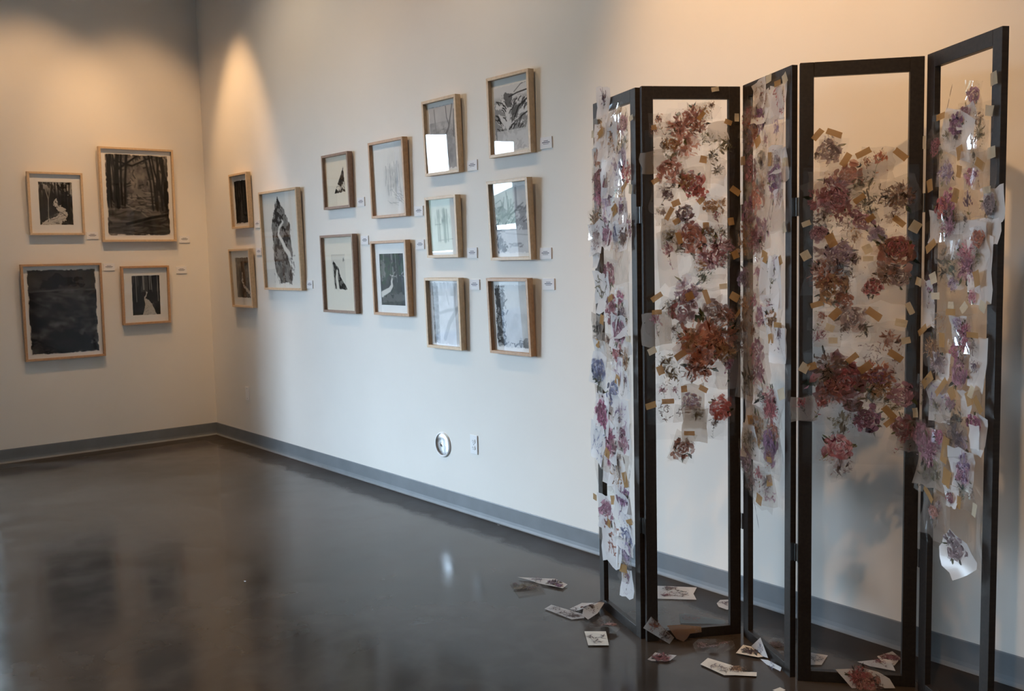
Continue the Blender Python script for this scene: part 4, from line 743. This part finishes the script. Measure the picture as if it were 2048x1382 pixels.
place(4, *H_, sheets=[(480, 130, 250, 240, 0, VWHITE), (560, 300, 140, 400, 3, VWHITE), (380, 180, 160, 170, 0, VELLUM), (250, 500, 80, 300, 5, VWHITE), (430, 650, 92, 150, -3, VWHITE), (550, 860, 95, 320, -4, VWHITE), (320, 1090, 145, 250, 0, VWHITE), (340, 880, 90, 170, 0, VWHITE), (480, 1100, 70, 150, 10, VWHITE), (550, 1290, 100, 250, -3, VWHITE), (300, 1340, 130, 160, 0, VWHITE), (310, 620, 80, 120, 0, HAZE), (400, 1290, 200, 200, 0, VELLUM)],
 flowers=[(380, 40, 60, 'peony', 'mauve'), (470, 20, 45, 'sprig', 'dark'), (360, 270, 80, 'leaf', 'darkgreen'), (390, 290, 60, 'leaf', 'teal'), (490, 210, 75, 'peony', 'pink'), (485, 300, 75, 'peony', 'mauve'), (430, 180, 40, 'sprig', 'mauvered'), (560, 110, 48, 'rose', 'orange'), (550, 220, 45, 'leaf', 'green'), (262, 430, 80, 'sprig', 'purple'), (410, 385, 40, 'rose', 'lavender'), (525, 455, 35, 'rose', 'pink'), (435, 620, 35, 'rose', 'lavender'), (430, 690, 36, 'sketch', 'blue'), (485, 670, 60, 'peony', 'magenta'), (480, 740, 50, 'peony', 'magenta'), (425, 790, 45, 'rose', 'magenta'), (330, 620, 50, 'sketch', 'ochre'), (290, 770, 70, 'peony', 'ochre'), (320, 850, 65, 'peony', 'grey'), (450, 920, 80, 'rose', 'mauve'), (450, 950, 45, 'sketch', 'purple'), (540, 760, 45, 'sketch', 'dark'), (530, 900, 50, 'sprig', 'darkpurple'), (480, 840, 35, 'leaf', 'dark'), (320, 1060, 70, 'sketch', 'lavender'), (310, 1150, 60, 'sprig', 'green'), (405, 1100, 42, 'rose', 'mauve'), (430, 1200, 90, 'leaf', 'darkgreen'), (420, 1270, 70, 'leaf', 'dark'), (545, 1220, 55, 'rose', 'magenta'), (230, 1260, 50, 'rose', 'mauve'), (300, 1330, 70, 'peony', 'mauve'), (400, 1340, 50, 'leaf', 'darkgreen'), (470, 1350, 60, 'rose', 'lavender'), (240, 1030, 60, 'sprig', 'dark')],
 tapes=[(285, 155, 62, 50, 30), (565, 350, 40, 100, 15), (315, 455, 50, 45, 3, 1), (215, 370, 35, 52, -15, 1), (303, 350, 40, 70, 20, 1), (605, 520, 45, 65, -25, 1), (490, 525, 45, 50, 40, 1), (410, 552, 62, 40, 3), (412, 510, 36, 42, 0, 1), (240, 660, 60, 40, 30), (270, 960, 80, 60, 35), (355, 1000, 90, 40, 45), (420, 1040, 40, 75, 35), (525, 1070, 40, 90, 28), (580, 1110, 75, 48, -45), (545, 690, 75, 32, 0), (362, 720, 36, 90, 0), (200, 1155, 34, 60, 10, 1), (540, 1030, 30, 80, -20, 1)])
place(4, *I_, sheets=[(295, 460, 150, 250, -5, VELLUM), (375, 350, 75, 110, 5, VWHITE), (455, 360, 100, 130, 0, VELLUM), (430, 200, 120, 210, 0, VWHITE), (260, 200, 150, 200, 0, VGREY), (500, 40, 60, 130, 3, VWHITE)],
 flowers=[(200, 30, 55, 'rose', 'mauve'), (245, 110, 75, 'peony', 'mauve'), (310, 30, 35, 'rose', 'magenta'), (400, 60, 65, 'leaf', 'dark'), (425, 190, 85, 'peony', 'lavender'), (440, 230, 60, 'rose', 'mauve'), (280, 220, 65, 'leaf', 'green'), (270, 270, 40, 'sprig', 'green'), (300, 440, 62, 'sprig', 'grey'), (280, 430, 40, 'rose', 'peach'), (370, 355, 28, 'rose', 'mauvered'), (440, 325, 35, 'leaf', 'teal'), (485, 330, 25, 'leaf', 'dark'), (205, 260, 40, 'leaf', 'darkgreen')],
 tapes=[(255, 335, 62, 38, -35), (345, 100, 40, 150, -10), (420, 380, 24, 75, -5), (355, 250, 45, 100, -18), (505, 420, 25, 75, -12, 1)])
P5 = PANELS[4]; u_, v_ = P5.uv(1780 + 430 / 2.649, 860 + 655 / 2.649)
cutout(P5, u_, v_, 0.16, 0.13, -40, VWHITE, [('rose', 0.05, 'grey', -0.02, 0.01)], bend=0.03, tilt=0.2, lift=0.01, shape='oval')
# the two slanted panels on the left: densely layered, read down the panel
def dense(pi, ox, oy, sc, items):
    place(pi, ox, oy, sc, *items)
dense(0, *A_, ([(290, 430, 60, 'leaf', 'ochre'), (180, 340, 75, 'sprig', 'darkpurple', VWHITE), (330, 500, 62, 'rose', 'mauve'), (270, 600, 80, 'peony', 'ochre'), (160, 580, 60, 'leaf', 'ochre', VWHITE), (235, 620, 90, 'sprig', 'dark', VWHITE), (340, 640, 60, 'leaf', 'olive'), (140, 750, 60, 'rose', 'peach', VWHITE), (330, 750, 60, 'rose', 'lavender', VWHITE), (155, 930, 85, 'rose', 'mauvered'), (360, 860, 62, 'rose', 'red'), (280, 880, 85, 'sprig', 'lavender', VWHITE), (150, 1040, 70, 'peony', 'magenta'), (200, 960, 60, 'sketch', 'grey', VWHITE), (310, 1080, 62, 'leaf', 'ochre'), (220, 1100, 70, 'rose', 'lavender', VWHITE), (310, 1190, 80, 'sprig', 'purple', VWHITE), (200, 1300, 75, 'rose', 'lavender', VWHITE), (130, 1240, 70, 'peony', 'ochre'), (370, 1290, 65, 'rose', 'mauve'), (290, 1340, 60, 'rose', 'blue', VWHITE)], [(180, 330, 80, 220, 0, VWHITE), (210, 640, 120, 250, 2, VWHITE), (250, 900, 140, 260, -4, VWHITE), (300, 1220, 130, 240, 4, VWHITE), (160, 1150, 80, 200, 0, VELLUM), (255, 480, 120, 180, 8, VWHITE)], [(402, 445, 30, 45, 10, 1), (350, 970, 45, 45, 30), (400, 990, 25, 80, -12, 1), (110, 570, 20, 60, 0, 1), (275, 1150, 40, 80, 25), (170, 560, 45, 60, 20), (300, 400, 50, 40, 30, 1)]))
dense(0, *B_, ([(130, 60, 70, 'leaf', 'grey', VWHITE), (210, 40, 60, 'rose', 'mauve', VWHITE), (330, 50, 60, 'peony', 'brown', VWHITE), (225, 320, 75, 'rose', 'mauvered'), (300, 150, 60, 'sketch', 'grey', VELLUM), (180, 420, 70, 'sketch', 'green', VWHITE), (310, 490, 45, 'rose', 'magenta'), (250, 580, 75, 'rose', 'mauvered', VWHITE), (320, 620, 70, 'peony', 'grey'), (300, 740, 75, 'rose', 'mauve', VWHITE), (150, 720, 60, 'leaf', 'darkgreen', VGREY), (240, 850, 60, 'sprig', 'brown', VELLUM), (295, 890, 60, 'rose', 'crimson'), (160, 1020, 75, 'rose', 'blue', VWHITE), (160, 1120, 50, 'leaf', 'green'), (300, 1020, 65, 'sketch', 'lavender', VWHITE), (350, 950, 60, 'peony', 'ochre'), (265, 1180, 65, 'rose', 'blue', VWHITE), (350, 1130, 60, 'sprig', 'darkpurple', VWHITE), (200, 1310, 80, 'peony', 'magenta', VWHITE), (310, 1310, 65, 'sketch', 'ochre', VWHITE)], [(280, 230, 170, 300, 2, VELLUM), (130, 200, 50, 150, 0, VWHITE), (190, 470, 90, 260, 0, VWHITE), (310, 640, 110, 280, 3, VWHITE), (240, 900, 80, 220, -4, VELLUM), (170, 930, 80, 260, 0, VWHITE), (260, 1310, 190, 180, 0, VWHITE), (360, 830, 70, 160, 0, VWHITE)], [(247, 495, 40, 45, 20), (185, 650, 25, 75, -10), (155, 825, 25, 60, -15), (300, 1090, 30, 75, -20), (380, 790, 40, 50, 0, 1)]))
dense(0, *C_, ([(130, 20, 55, 'rose', 'magenta', VWHITE), (230, 40, 55, 'sketch', 'lavender', VWHITE), (205, 60, 40, 'leaf', 'dark'), (110, 150, 55, 'sketch', 'blue', VWHITE), (170, 150, 60, 'peony', 'magenta', VWHITE), (240, 140, 45, 'rose', 'mauve', VWHITE), (215, 240, 55, 'leaf', 'dark', VELLUM), (170, 285, 45, 'sprig', 'magenta', VWHITE), (210, 320, 50, 'sketch', 'ochre', VWHITE), (235, 410, 50, 'rose', 'purple', VWHITE), (235, 480, 45, 'sketch', 'lavender', VWHITE), (155, 505, 50, 'rose', 'mauve', VWHITE), (180, 640, 70, 'sketch', 'rust', VWHITE), (255, 610, 50, 'leaf', 'blue', VWHITE), (250, 700, 45, 'rose', 'lavender', HAZE), (258, 845, 40, 'sprig', 'purple', VWHITE), (245, 780, 35, 'leaf', 'ochre', HAZE)], [(110, 155, 45, 155, 0, VWHITE), (180, 200, 100, 220, 0, VELLUM), (235, 450, 75, 160, 0, VWHITE), (180, 645, 75, 160, -8, VWHITE), (258, 830, 34, 100, 3, VWHITE), (125, 560, 30, 150, 0, VELLUM), (260, 620, 40, 150, 0, VWHITE)], [(160, 210, 22, 45, -15), (190, 440, 24, 45, 15), (165, 550, 22, 40, -15), (270, 550, 35, 30, 20), (250, 340, 25, 80, 18), (100, 425, 20, 30, 0), (240, 775, 40, 40, 10)]))
dense(2, *D_, ([(200, 430, 60, 'sketch', 'brown', VWHITE), (200, 500, 70, 'sketch', 'rust', VWHITE), (325, 470, 70, 'sketch', 'crimson', VWHITE), (130, 590, 75, 'peony', 'mauvered'), (190, 610, 75, 'rose', 'purple'), (150, 680, 70, 'peony', 'orange'), (305, 690, 70, 'sprig', 'lavender', VELLUM), (120, 740, 55, 'rose', 'darkpurple'), (235, 760, 60, 'sprig', 'mauve'), (215, 830, 65, 'leaf', 'green', VELLUM), (310, 850, 55, 'leaf', 'grey', VWHITE), (140, 920, 75, 'rose', 'mauvered'), (215, 920, 65, 'sprig', 'dark', VELLUM), (310, 980, 75, 'rose', 'purple', VELLUM), (290, 1140, 110, 'sprig', 'mauve', VELLUM), (215, 1010, 65, 'leaf', 'ochre'), (190, 1100, 75, 'rose', 'peach'), (330, 1110, 40, 'sketch', 'dark', VWHITE), (130, 1200, 75, 'rose', 'purple'), (210, 1320, 75, 'rose', 'mauve', VELLUM), (120, 1310, 60, 'peony', 'rust')], [(260, 510, 190, 200, 0, VWHITE), (300, 710, 170, 200, 0, VELLUM), (140, 650, 90, 260, 0, VELLUM), (310, 900, 140, 220, 2, VWHITE), (290, 1200, 150, 260, 0, VELLUM), (160, 1150, 110, 300, 0, VELLUM), (260, 380, 130, 90, 5, HAZE)], [(265, 320, 40, 55, 5, 1), (325, 350, 50, 40, 0), (372, 320, 32, 70, 20, 1), (195, 735, 36, 65, 25), (273, 850, 28, 95, -5), (370, 870, 28, 60, 5, 1), (370, 1300, 24, 75, 15, 1), (120, 1340, 40, 50, 0), (100, 860, 30, 60, 0)]))
dense(2, *E_, ([(170, 60, 70, 'peony', 'mauvered', VELLUM), (210, 120, 50, 'leaf', 'brown'), (100, 100, 60, 'leaf', 'ochre'), (105, 300, 60, 'rose', 'darkpurple'), (190, 310, 70, 'sprig', 'mauve', VELLUM), (300, 230, 45, 'sprig', 'lavender', VWHITE), (275, 320, 85, 'sprig', 'green', VWHITE), (165, 480, 65, 'sprig', 'magenta', VELLUM), (110, 470, 50, 'peony', 'ochre'), (265, 480, 45, 'leaf', 'mauvered', VWHITE), (215, 540, 50, 'rose', 'mauve', VELLUM), (285, 570, 60, 'peony', 'ochre', VWHITE), (100, 600, 65, 'leaf', 'brown'), (170, 680, 65, 'sprig', 'brown', VELLUM), (330, 690, 60, 'sprig', 'darkpurple', VWHITE), (190, 770, 65, 'rose', 'mauve', VELLUM), (100, 700, 60, 'leaf', 'dark'), (205, 900, 75, 'peony', 'mauvered', VELLUM), (135, 930, 85, 'leaf', 'darkgreen', VELLUM), (210, 1040, 40, 'leaf', 'darkgreen', VWHITE), (275, 1060, 65, 'peony', 'crimson'), (285, 1130, 75, 'peony', 'crimson'), (200, 1230, 70, 'peony', 'ochre', HAZE), (295, 1270, 50, 'rose', 'orange'), (150, 1340, 50, 'leaf', 'green', VWHITE), (290, 1350, 65, 'rose', 'purple')], [(275, 330, 140, 320, 0, VWHITE), (190, 330, 130, 220, 0, VELLUM), (200, 640, 170, 260, 0, VELLUM), (325, 720, 85, 230, -3, VWHITE), (130, 900, 120, 330, 3, VELLUM), (210, 900, 120, 260, 0, VELLUM), (180, 1150, 130, 180, 0, VWHITE), (100, 560, 80, 260, 0, VELLUM)], [(245, 165, 36, 75, -18), (345, 190, 30, 60, 20), (330, 595, 48, 35, 0), (285, 680, 30, 65, 10), (75, 530, 45, 28, 35), (355, 1030, 40, 75, 20, 1), (195, 1290, 70, 45, -40), (160, 1190, 30, 60, 10)]))
dense(2, *F_, ([(130, 60, 55, 'leaf', 'green', VWHITE), (240, 90, 70, 'rose', 'purple', HAZE), (170, 20, 45, 'peony', 'ochre', HAZE), (110, 150, 50, 'rose', 'lavender', HAZE), (180, 270, 55, 'sprig', 'crimson', HAZE), (145, 260, 50, 'leaf', 'grey', HAZE), (240, 320, 50, 'sketch', 'mauve', VELLUM), (225, 290, 40, 'leaf', 'dark', HAZE), (240, 150, 40, 'leaf', 'rust', HAZE)], [(190, 120, 180, 200, 0, HAZE), (200, 300, 110, 230, 3, HAZE)], [(240, 265, 32, 60, 18), (185, 365, 30, 55, -12), (240, 155, 28, 30, 5)]))
# curled clear offcut hanging on the third panel and long dry stems
P3 = PANELS[2]
def stemline(pi, pts, name='dry_stem'):
    P = PANELS[pi]; q = [P.uv(*p_) for p_ in pts]; b = Brush(rf)
    for k in range(len(q) - 1):
        (x0, y0), (x1, y1) = q[k], q[k + 1]; b.dab((x0 + x1) / 2, (y0 + y1) / 2, math.atan2(y1 - y0, x1 - x0), math.hypot(x1 - x0, y1 - y0) * 1.1, 0.004, PAL['dark'][0], 6, .1)
    o = b.m.build(name, PAINT, screen); o.matrix_basis = P.mat(0, 0, P.layer())
stemline(2, [(1506, 950), (1517, 990), (1524, 1025), (1529, 1055)]); stemline(2, [(1557, 380), (1553, 410), (1549, 430), (1546, 444)]); stemline(4, [(1926, 168), (1920, 195), (1915, 218)])

# ---------------------------------------------------------------- scraps fallen on the floor
def scrap(name, label, cat, ox, oy, sc, pts, mt, dabs=(), h=None, z0=0.004, paint=FLOORPAINT, draped=False):
    nr, no = (10, 8) if draped else (3, 3)
    W = [floor_pt(ox + a / sc, oy + b / sc, 0.0) for a, b in pts]; c = sum(W) / len(W)
    o = empty(name, (c[0], c[1], 0)); tag(o, label, cat, 'flower scraps fallen on the floor')
    hf = (lambda x, y: z0 + 0.001) if h is None else (lambda x, y: z0 + 0.001 + max(0.0, h(x, y) if not draped else h(x + c[0], y + c[1])))
    mb = MB(); n = len(W); rings = [1.0 - k / nr for k in range(nr)]
    # densify the outline
    B = []
    for k in range(n):
        a, b = W[k] - c, W[(k + 1) % n] - c
        for t in [k2 / no for k2 in range(no)]: B.append(a * (1 - t) + b * t)
    n = len(B)
    for q in rings: mb.v += [(p[0] * q, p[1] * q, hf(p[0] * q, p[1] * q)) for p in B]
    mb.v.append((0, 0, hf(0, 0)))
    for j in range(nr - 1): mb.f += [(j * n + k, j * n + (k + 1) % n, (j + 1) * n + (k + 1) % n, (j + 1) * n + k) for k in range(n)]
    mb.f += [((nr - 1) * n + k, (nr - 1) * n + (k + 1) % n, nr * n) for k in range(n)]
    sh = smooth(mb.build('sheet', mt, o))
    for (zx, zy, r, kind, pal) in dabs:
        p = floor_pt(ox + zx / sc, oy + zy / sc, 0.0) - c; p2 = floor_pt(ox + (zx + r) / sc, oy + zy / sc, 0.0) - c; R = 1.6 * float(np.linalg.norm(p2 - p))
        f = flower(kind, R, pal, rf); rot = rf.uniform(0, 6.3); f.c = [(r_ * .5, g_ * .45, b_ * .45, min(1, a_ * 1.25 if a_ > .2 else a_)) for r_, g_, b_, a_ in f.c]
        f.v = [(p[0] + x * math.cos(rot) - y * math.sin(rot), p[1] + x * math.sin(rot) + y * math.cos(rot), z) for x, y, z in f.v]
        f.v = [(x, y, z + 0.0006 + hf(x, y)) for x, y, z in f.v]
        f.build('painted_flower', paint, o)
    return o
def lean(name, label, cat, pi, off, ox, oy, sc, pts, mt, dabs):
    # a scrap propped on edge against a panel's foot: built on a plane parallel to the panel, leaning back a little
    P = PANELS[pi]; n = P.n + np.array([0, 0, 0.35]); n /= np.linalg.norm(n); p0 = P.o + P.n * (off + 0.012)
    W = [on_plane(ox + a / sc, oy + b / sc, p0, n) for a, b in pts]; low = min(q[2] for q in W); c = sum(W) / len(W)
    ey = np.array([0, 0, 1.0]) - n * n[2]; ey /= np.linalg.norm(ey); ex = np.cross(ey, n)
    o = empty(name, (c[0], c[1], 0)); tag(o, label, cat, 'flower scraps fallen on the floor')
    m = Matrix.Identity(4)
    for i in range(3): m[i][0], m[i][1], m[i][2], m[i][3] = ex[i], ey[i], n[i], (0, 0, c[2] - low + 0.002)[i]
    loc = [(float(np.dot(q - c, ex)), float(np.dot(q - c, ey))) for q in W]; mb = MB(); k = len(loc)
    mb.v = [(x, y, 0.1 * x * x) for x, y in loc] + [(x * .5, y * .5, 0.025 * x * x) for x, y in loc] + [(0, 0, 0)]
    mb.f = [(j, (j + 1) % k, k + (j + 1) % k, k + j) for j in range(k)] + [(k + j, k + (j + 1) % k, 2 * k) for j in range(k)]
    sh = smooth(mb.build('sheet', mt, o)); sh.matrix_basis = m
    for zx, zy, r, kind, pal in dabs:
        q = on_plane(ox + zx / sc, oy + zy / sc, p0, n) - c; R = 1.4 * r / sc / 520.0; f = flower(kind, R, pal, rf); f.c = [(r_ * .5, g_ * .45, b_ * .45, a_) for r_, g_, b_, a_ in f.c]
        f.v = [(x + float(np.dot(q, ex)), y + float(np.dot(q, ey)), z + 0.0015) for x, y, z in f.v]; fo = f.build('painted_flower', FLOORPAINT, o); fo.matrix_basis = m
S_ = (1000, 1120, 3.657)
ct = 'paper scrap'
scrap('flower_scrap', 'olive green painted sheet on the floor, leftmost of the fallen scraps', ct, *S_, [(70, 172), (290, 178), (335, 243), (140, 275)], VELLUM, [(190, 205, 60, 'leaf', 'olive'), (130, 190, 35, 'sprig', 'dark'), (250, 215, 40, 'sprig', 'dark')])
scrap('flower_scrap', 'long white scrap with dark purple blossoms behind the olive sheet', ct, *S_, [(128, 138), (400, 150), (495, 192), (460, 220), (290, 186), (215, 160)], VWHITE, [(270, 158, 35, 'sketch', 'darkpurple'), (390, 178, 38, 'peony', 'darkpurple'), (430, 200, 22, 'rose', 'purple')], z0=0.008)
scrap('flower_scrap', 'pointed white strip with black brush marks left of the tented sheet', ct, *S_, [(325, 365), (375, 335), (610, 405), (618, 432), (525, 443)], VWHITE, [(400, 362, 30, 'sketch', 'dark'), (480, 398, 45, 'sketch', 'dark'), (545, 418, 35, 'leaf', 'dark')])
scrap('flower_scrap', 'large white tented sheet with rust and grey flowers at the screen foot', ct, *S_, [(510, 368), (600, 325), (705, 325), (765, 395), (715, 440), (645, 475), (602, 468), (620, 420)], VWHITE, [(670, 370, 55, 'rose', 'rust'), (590, 380, 45, 'sketch', 'dark'), (650, 425, 40, 'leaf', 'dark'), (705, 385, 34, 'sprig', 'crimson')], h=lambda x, y: 0.05 * max(0, 1 - abs(x - 0.03) / 0.08), z0=0.006)
scrap('flower_scrap', 'crumpled clear film with pinkish flecks under the first panel', 'film scrap', *S_, [(655, 492), (765, 430), (820, 470), (880, 535), (850, 556), (760, 525), (655, 532)], HAZE, [(815, 515, 30, 'rose', 'peach'), (730, 485, 34, 'sketch', 'dark'), (770, 495, 28, 'sketch', 'peach')], h=lambda x, y: 0.012 * (1 + math.sin(40 * x) * math.cos(34 * y)))
scrap('flower_scrap', 'small square cream card with black sketch, in front of the first panel', ct, *S_, [(617, 530), (775, 530), (797, 633), (645, 633)], PAPER, [(700, 570, 42, 'sketch', 'dark'), (708, 605, 28, 'sketch', 'dark')])
lean('flower_scrap', 'translucent card with brown leaf tilted against the second panel foot', ct, 1, 0.030, *S_, [(1105, 420), (1275, 575), (1240, 622), (1047, 505)], VGREY, [(1130, 485, 40, 'leaf', 'rust'), (1200, 560, 40, 'leaf', 'dark')])
lean('flower_scrap', 'amber brown film scrap at the second panel foot', 'film scrap', 1, 0.018, *S_, [(1220, 492), (1330, 485), (1470, 500), (1475, 540), (1390, 552), (1370, 585), (1340, 610), (1290, 588)], AMBER, [(1440, 520, 24, 'sketch', 'ochre')])
scrap('flower_scrap', 'pale blue translucent strip lying behind the second panel', ct, *S_, [(1310, 405), (1350, 398), (1650, 452), (1645, 478), (1320, 470)], sheet('bluish_vellum', (0.42, 0.50, 0.54), 0.6), [(1400, 435, 45, 'sketch', 'grey')])
scrap('flower_scrap', 'torn cream sheet with black branches on the floor behind the second panel', ct, *S_, [(1130, 195), (1440, 208), (1415, 255), (1437, 298), (1130, 290)], VWHITE, [(1280, 225, 60, 'sprig', 'dark'), (1230, 255, 45, 'sprig', 'mauvered'), (1320, 260, 40, 'sketch', 'dark')])
scrap('flower_scrap', 'small oval white scrap near the baseboard behind the second panel', ct, *S_, [(1585, 325), (1610, 300), (1675, 297), (1730, 320), (1720, 360), (1660, 372), (1600, 350)], VWHITE, [(1650, 325, 32, 'sketch', 'darkpurple')])
scrap('flower_scrap', 'small curled white scrap with dark red paint, in front of the second panel', ct, *S_, [(1078, 742), (1135, 690), (1292, 715), (1245, 748), (1110, 752)], VWHITE, [(1180, 725, 48, 'peony', 'crimson'), (1150, 722, 30, 'sketch', 'dark')], h=lambda x, y: 1.2 * (x * x + y * y))
scrap('flower_scrap', 'clear film with white blobs on the floor before the third panel', 'film scrap', *S_, [(1410, 640), (1450, 608), (1600, 588), (1705, 620), (1725, 660), (1600, 702), (1450, 712)], HAZE, [(1480, 640, 30, 'peony', 'grey'), (1560, 655, 30, 'peony', 'grey'), (1630, 630, 30, 'sketch', 'peach')], h=lambda x, y: 0.006 * (1 + math.sin(60 * x)))
scrap('flower_scrap', 'cream sheet with black flowers at the third panel foot', ct, *S_, [(1725, 697), (1778, 636), (1835, 648), (1880, 690), (1925, 724), (1888, 728)], PAPER, [(1830, 685, 45, 'peony', 'dark')], h=lambda x, y: 0.004)
lean('flower_scrap', 'upright white triangle scrap propped at the third panel foot', ct, 2, 0.016, *S_, [(1838, 605), (1905, 540), (1962, 690), (1900, 672)], VWHITE, [(1905, 620, 32, 'sketch', 'blue')])
scrap('flower_scrap', 'long cream strip with ochre tape patch, nearest scrap before the third panel', ct, *S_, [(1465, 772), (1520, 725), (1700, 780), (1790, 828), (1878, 830), (1877, 860), (1720, 852), (1640, 852)], PAPER, [(1580, 780, 40, 'sketch', 'grey'), (1640, 815, 30, 'sketch', 'dark'), (1735, 810, 48, 'leaf', 'ochre')])
lean('flower_scrap', 'glossy bluish film strip curled at the third panel foot', 'film scrap', 2, 0.026, *S_, [(1905, 708), (1960, 715), (2060, 768), (2052, 797), (1950, 748)], VWHITE, [(1990, 750, 26, 'sketch', 'blue')])
scrap('flower_scrap', 'dark clear film with black dabs on the floor behind the third panel', 'film scrap', *S_, [(1962, 600), (2000, 575), (2060, 580), (2085, 640), (2078, 690), (2035, 690), (1985, 655)], HAZE, [(2020, 630, 42, 'peony', 'dark')])
scrap('flower_scrap', 'small white scrap with grey paint on the floor at the fourth panel stile', ct, *F_, [(415, 1183), (518, 1200), (485, 1250), (415, 1250)], VWHITE, [(460, 1215, 30, 'sketch', 'dark')])
scrap('flower_scrap', 'white scrap with purple blossom, farthest of three at the fourth panel foot', ct, *F_, [(778, 1205), (860, 1178), (903, 1215), (870, 1255), (800, 1228)], VWHITE, [(850, 1212, 36, 'peony', 'mauvered')])
scrap('flower_scrap', 'pinkish sheet lying between two others at the fourth panel foot', ct, *F_, [(672, 1240), (780, 1229), (850, 1230), (876, 1290), (740, 1264)], VWHITE, [(800, 1250, 40, 'sprig', 'mauvered')], z0=0.009)
lean('flower_scrap', 'big sheet with dark red and peach rose propped against the fourth panel rail', ct, 3, 0.030, *F_, [(557, 1262), (710, 1256), (785, 1276), (845, 1312), (875, 1362), (645, 1362), (602, 1312)], VWHITE, [(690, 1310, 50, 'peony', 'crimson'), (725, 1335, 45, 'rose', 'peach'), (770, 1330, 34, 'leaf', 'dark')])
scrap('flower_scrap', 'tip of a small cream scrap at the bottom edge of the picture', ct, *F_, [(225, 1384), (265, 1369), (295, 1384), (262, 1400)], PAPER)
for px, py, lb in ((490, 1164, 'tiny white paper fleck on the open floor left of centre'), (997, 1051, 'tiny white paper fleck on the floor by the baseboard')):
    p = floor_pt(px, py); mb = MB(); n = 7; mb.v = [(0.012 * math.cos(6.283 * k / n) * rf.uniform(.5, 1.1), 0.006 * math.sin(6.283 * k / n) * rf.uniform(.5, 1.1), 0.0022 + rf.uniform(0, .002)) for k in range(n)] + [(0, 0, 0.004)]
    mb.f = [(k, (k + 1) % n, n) for k in range(n)]; o = mb.build('paper_fleck', CARD); o.location = (p[0], p[1], 0); tag(o, lb, 'paper fleck')
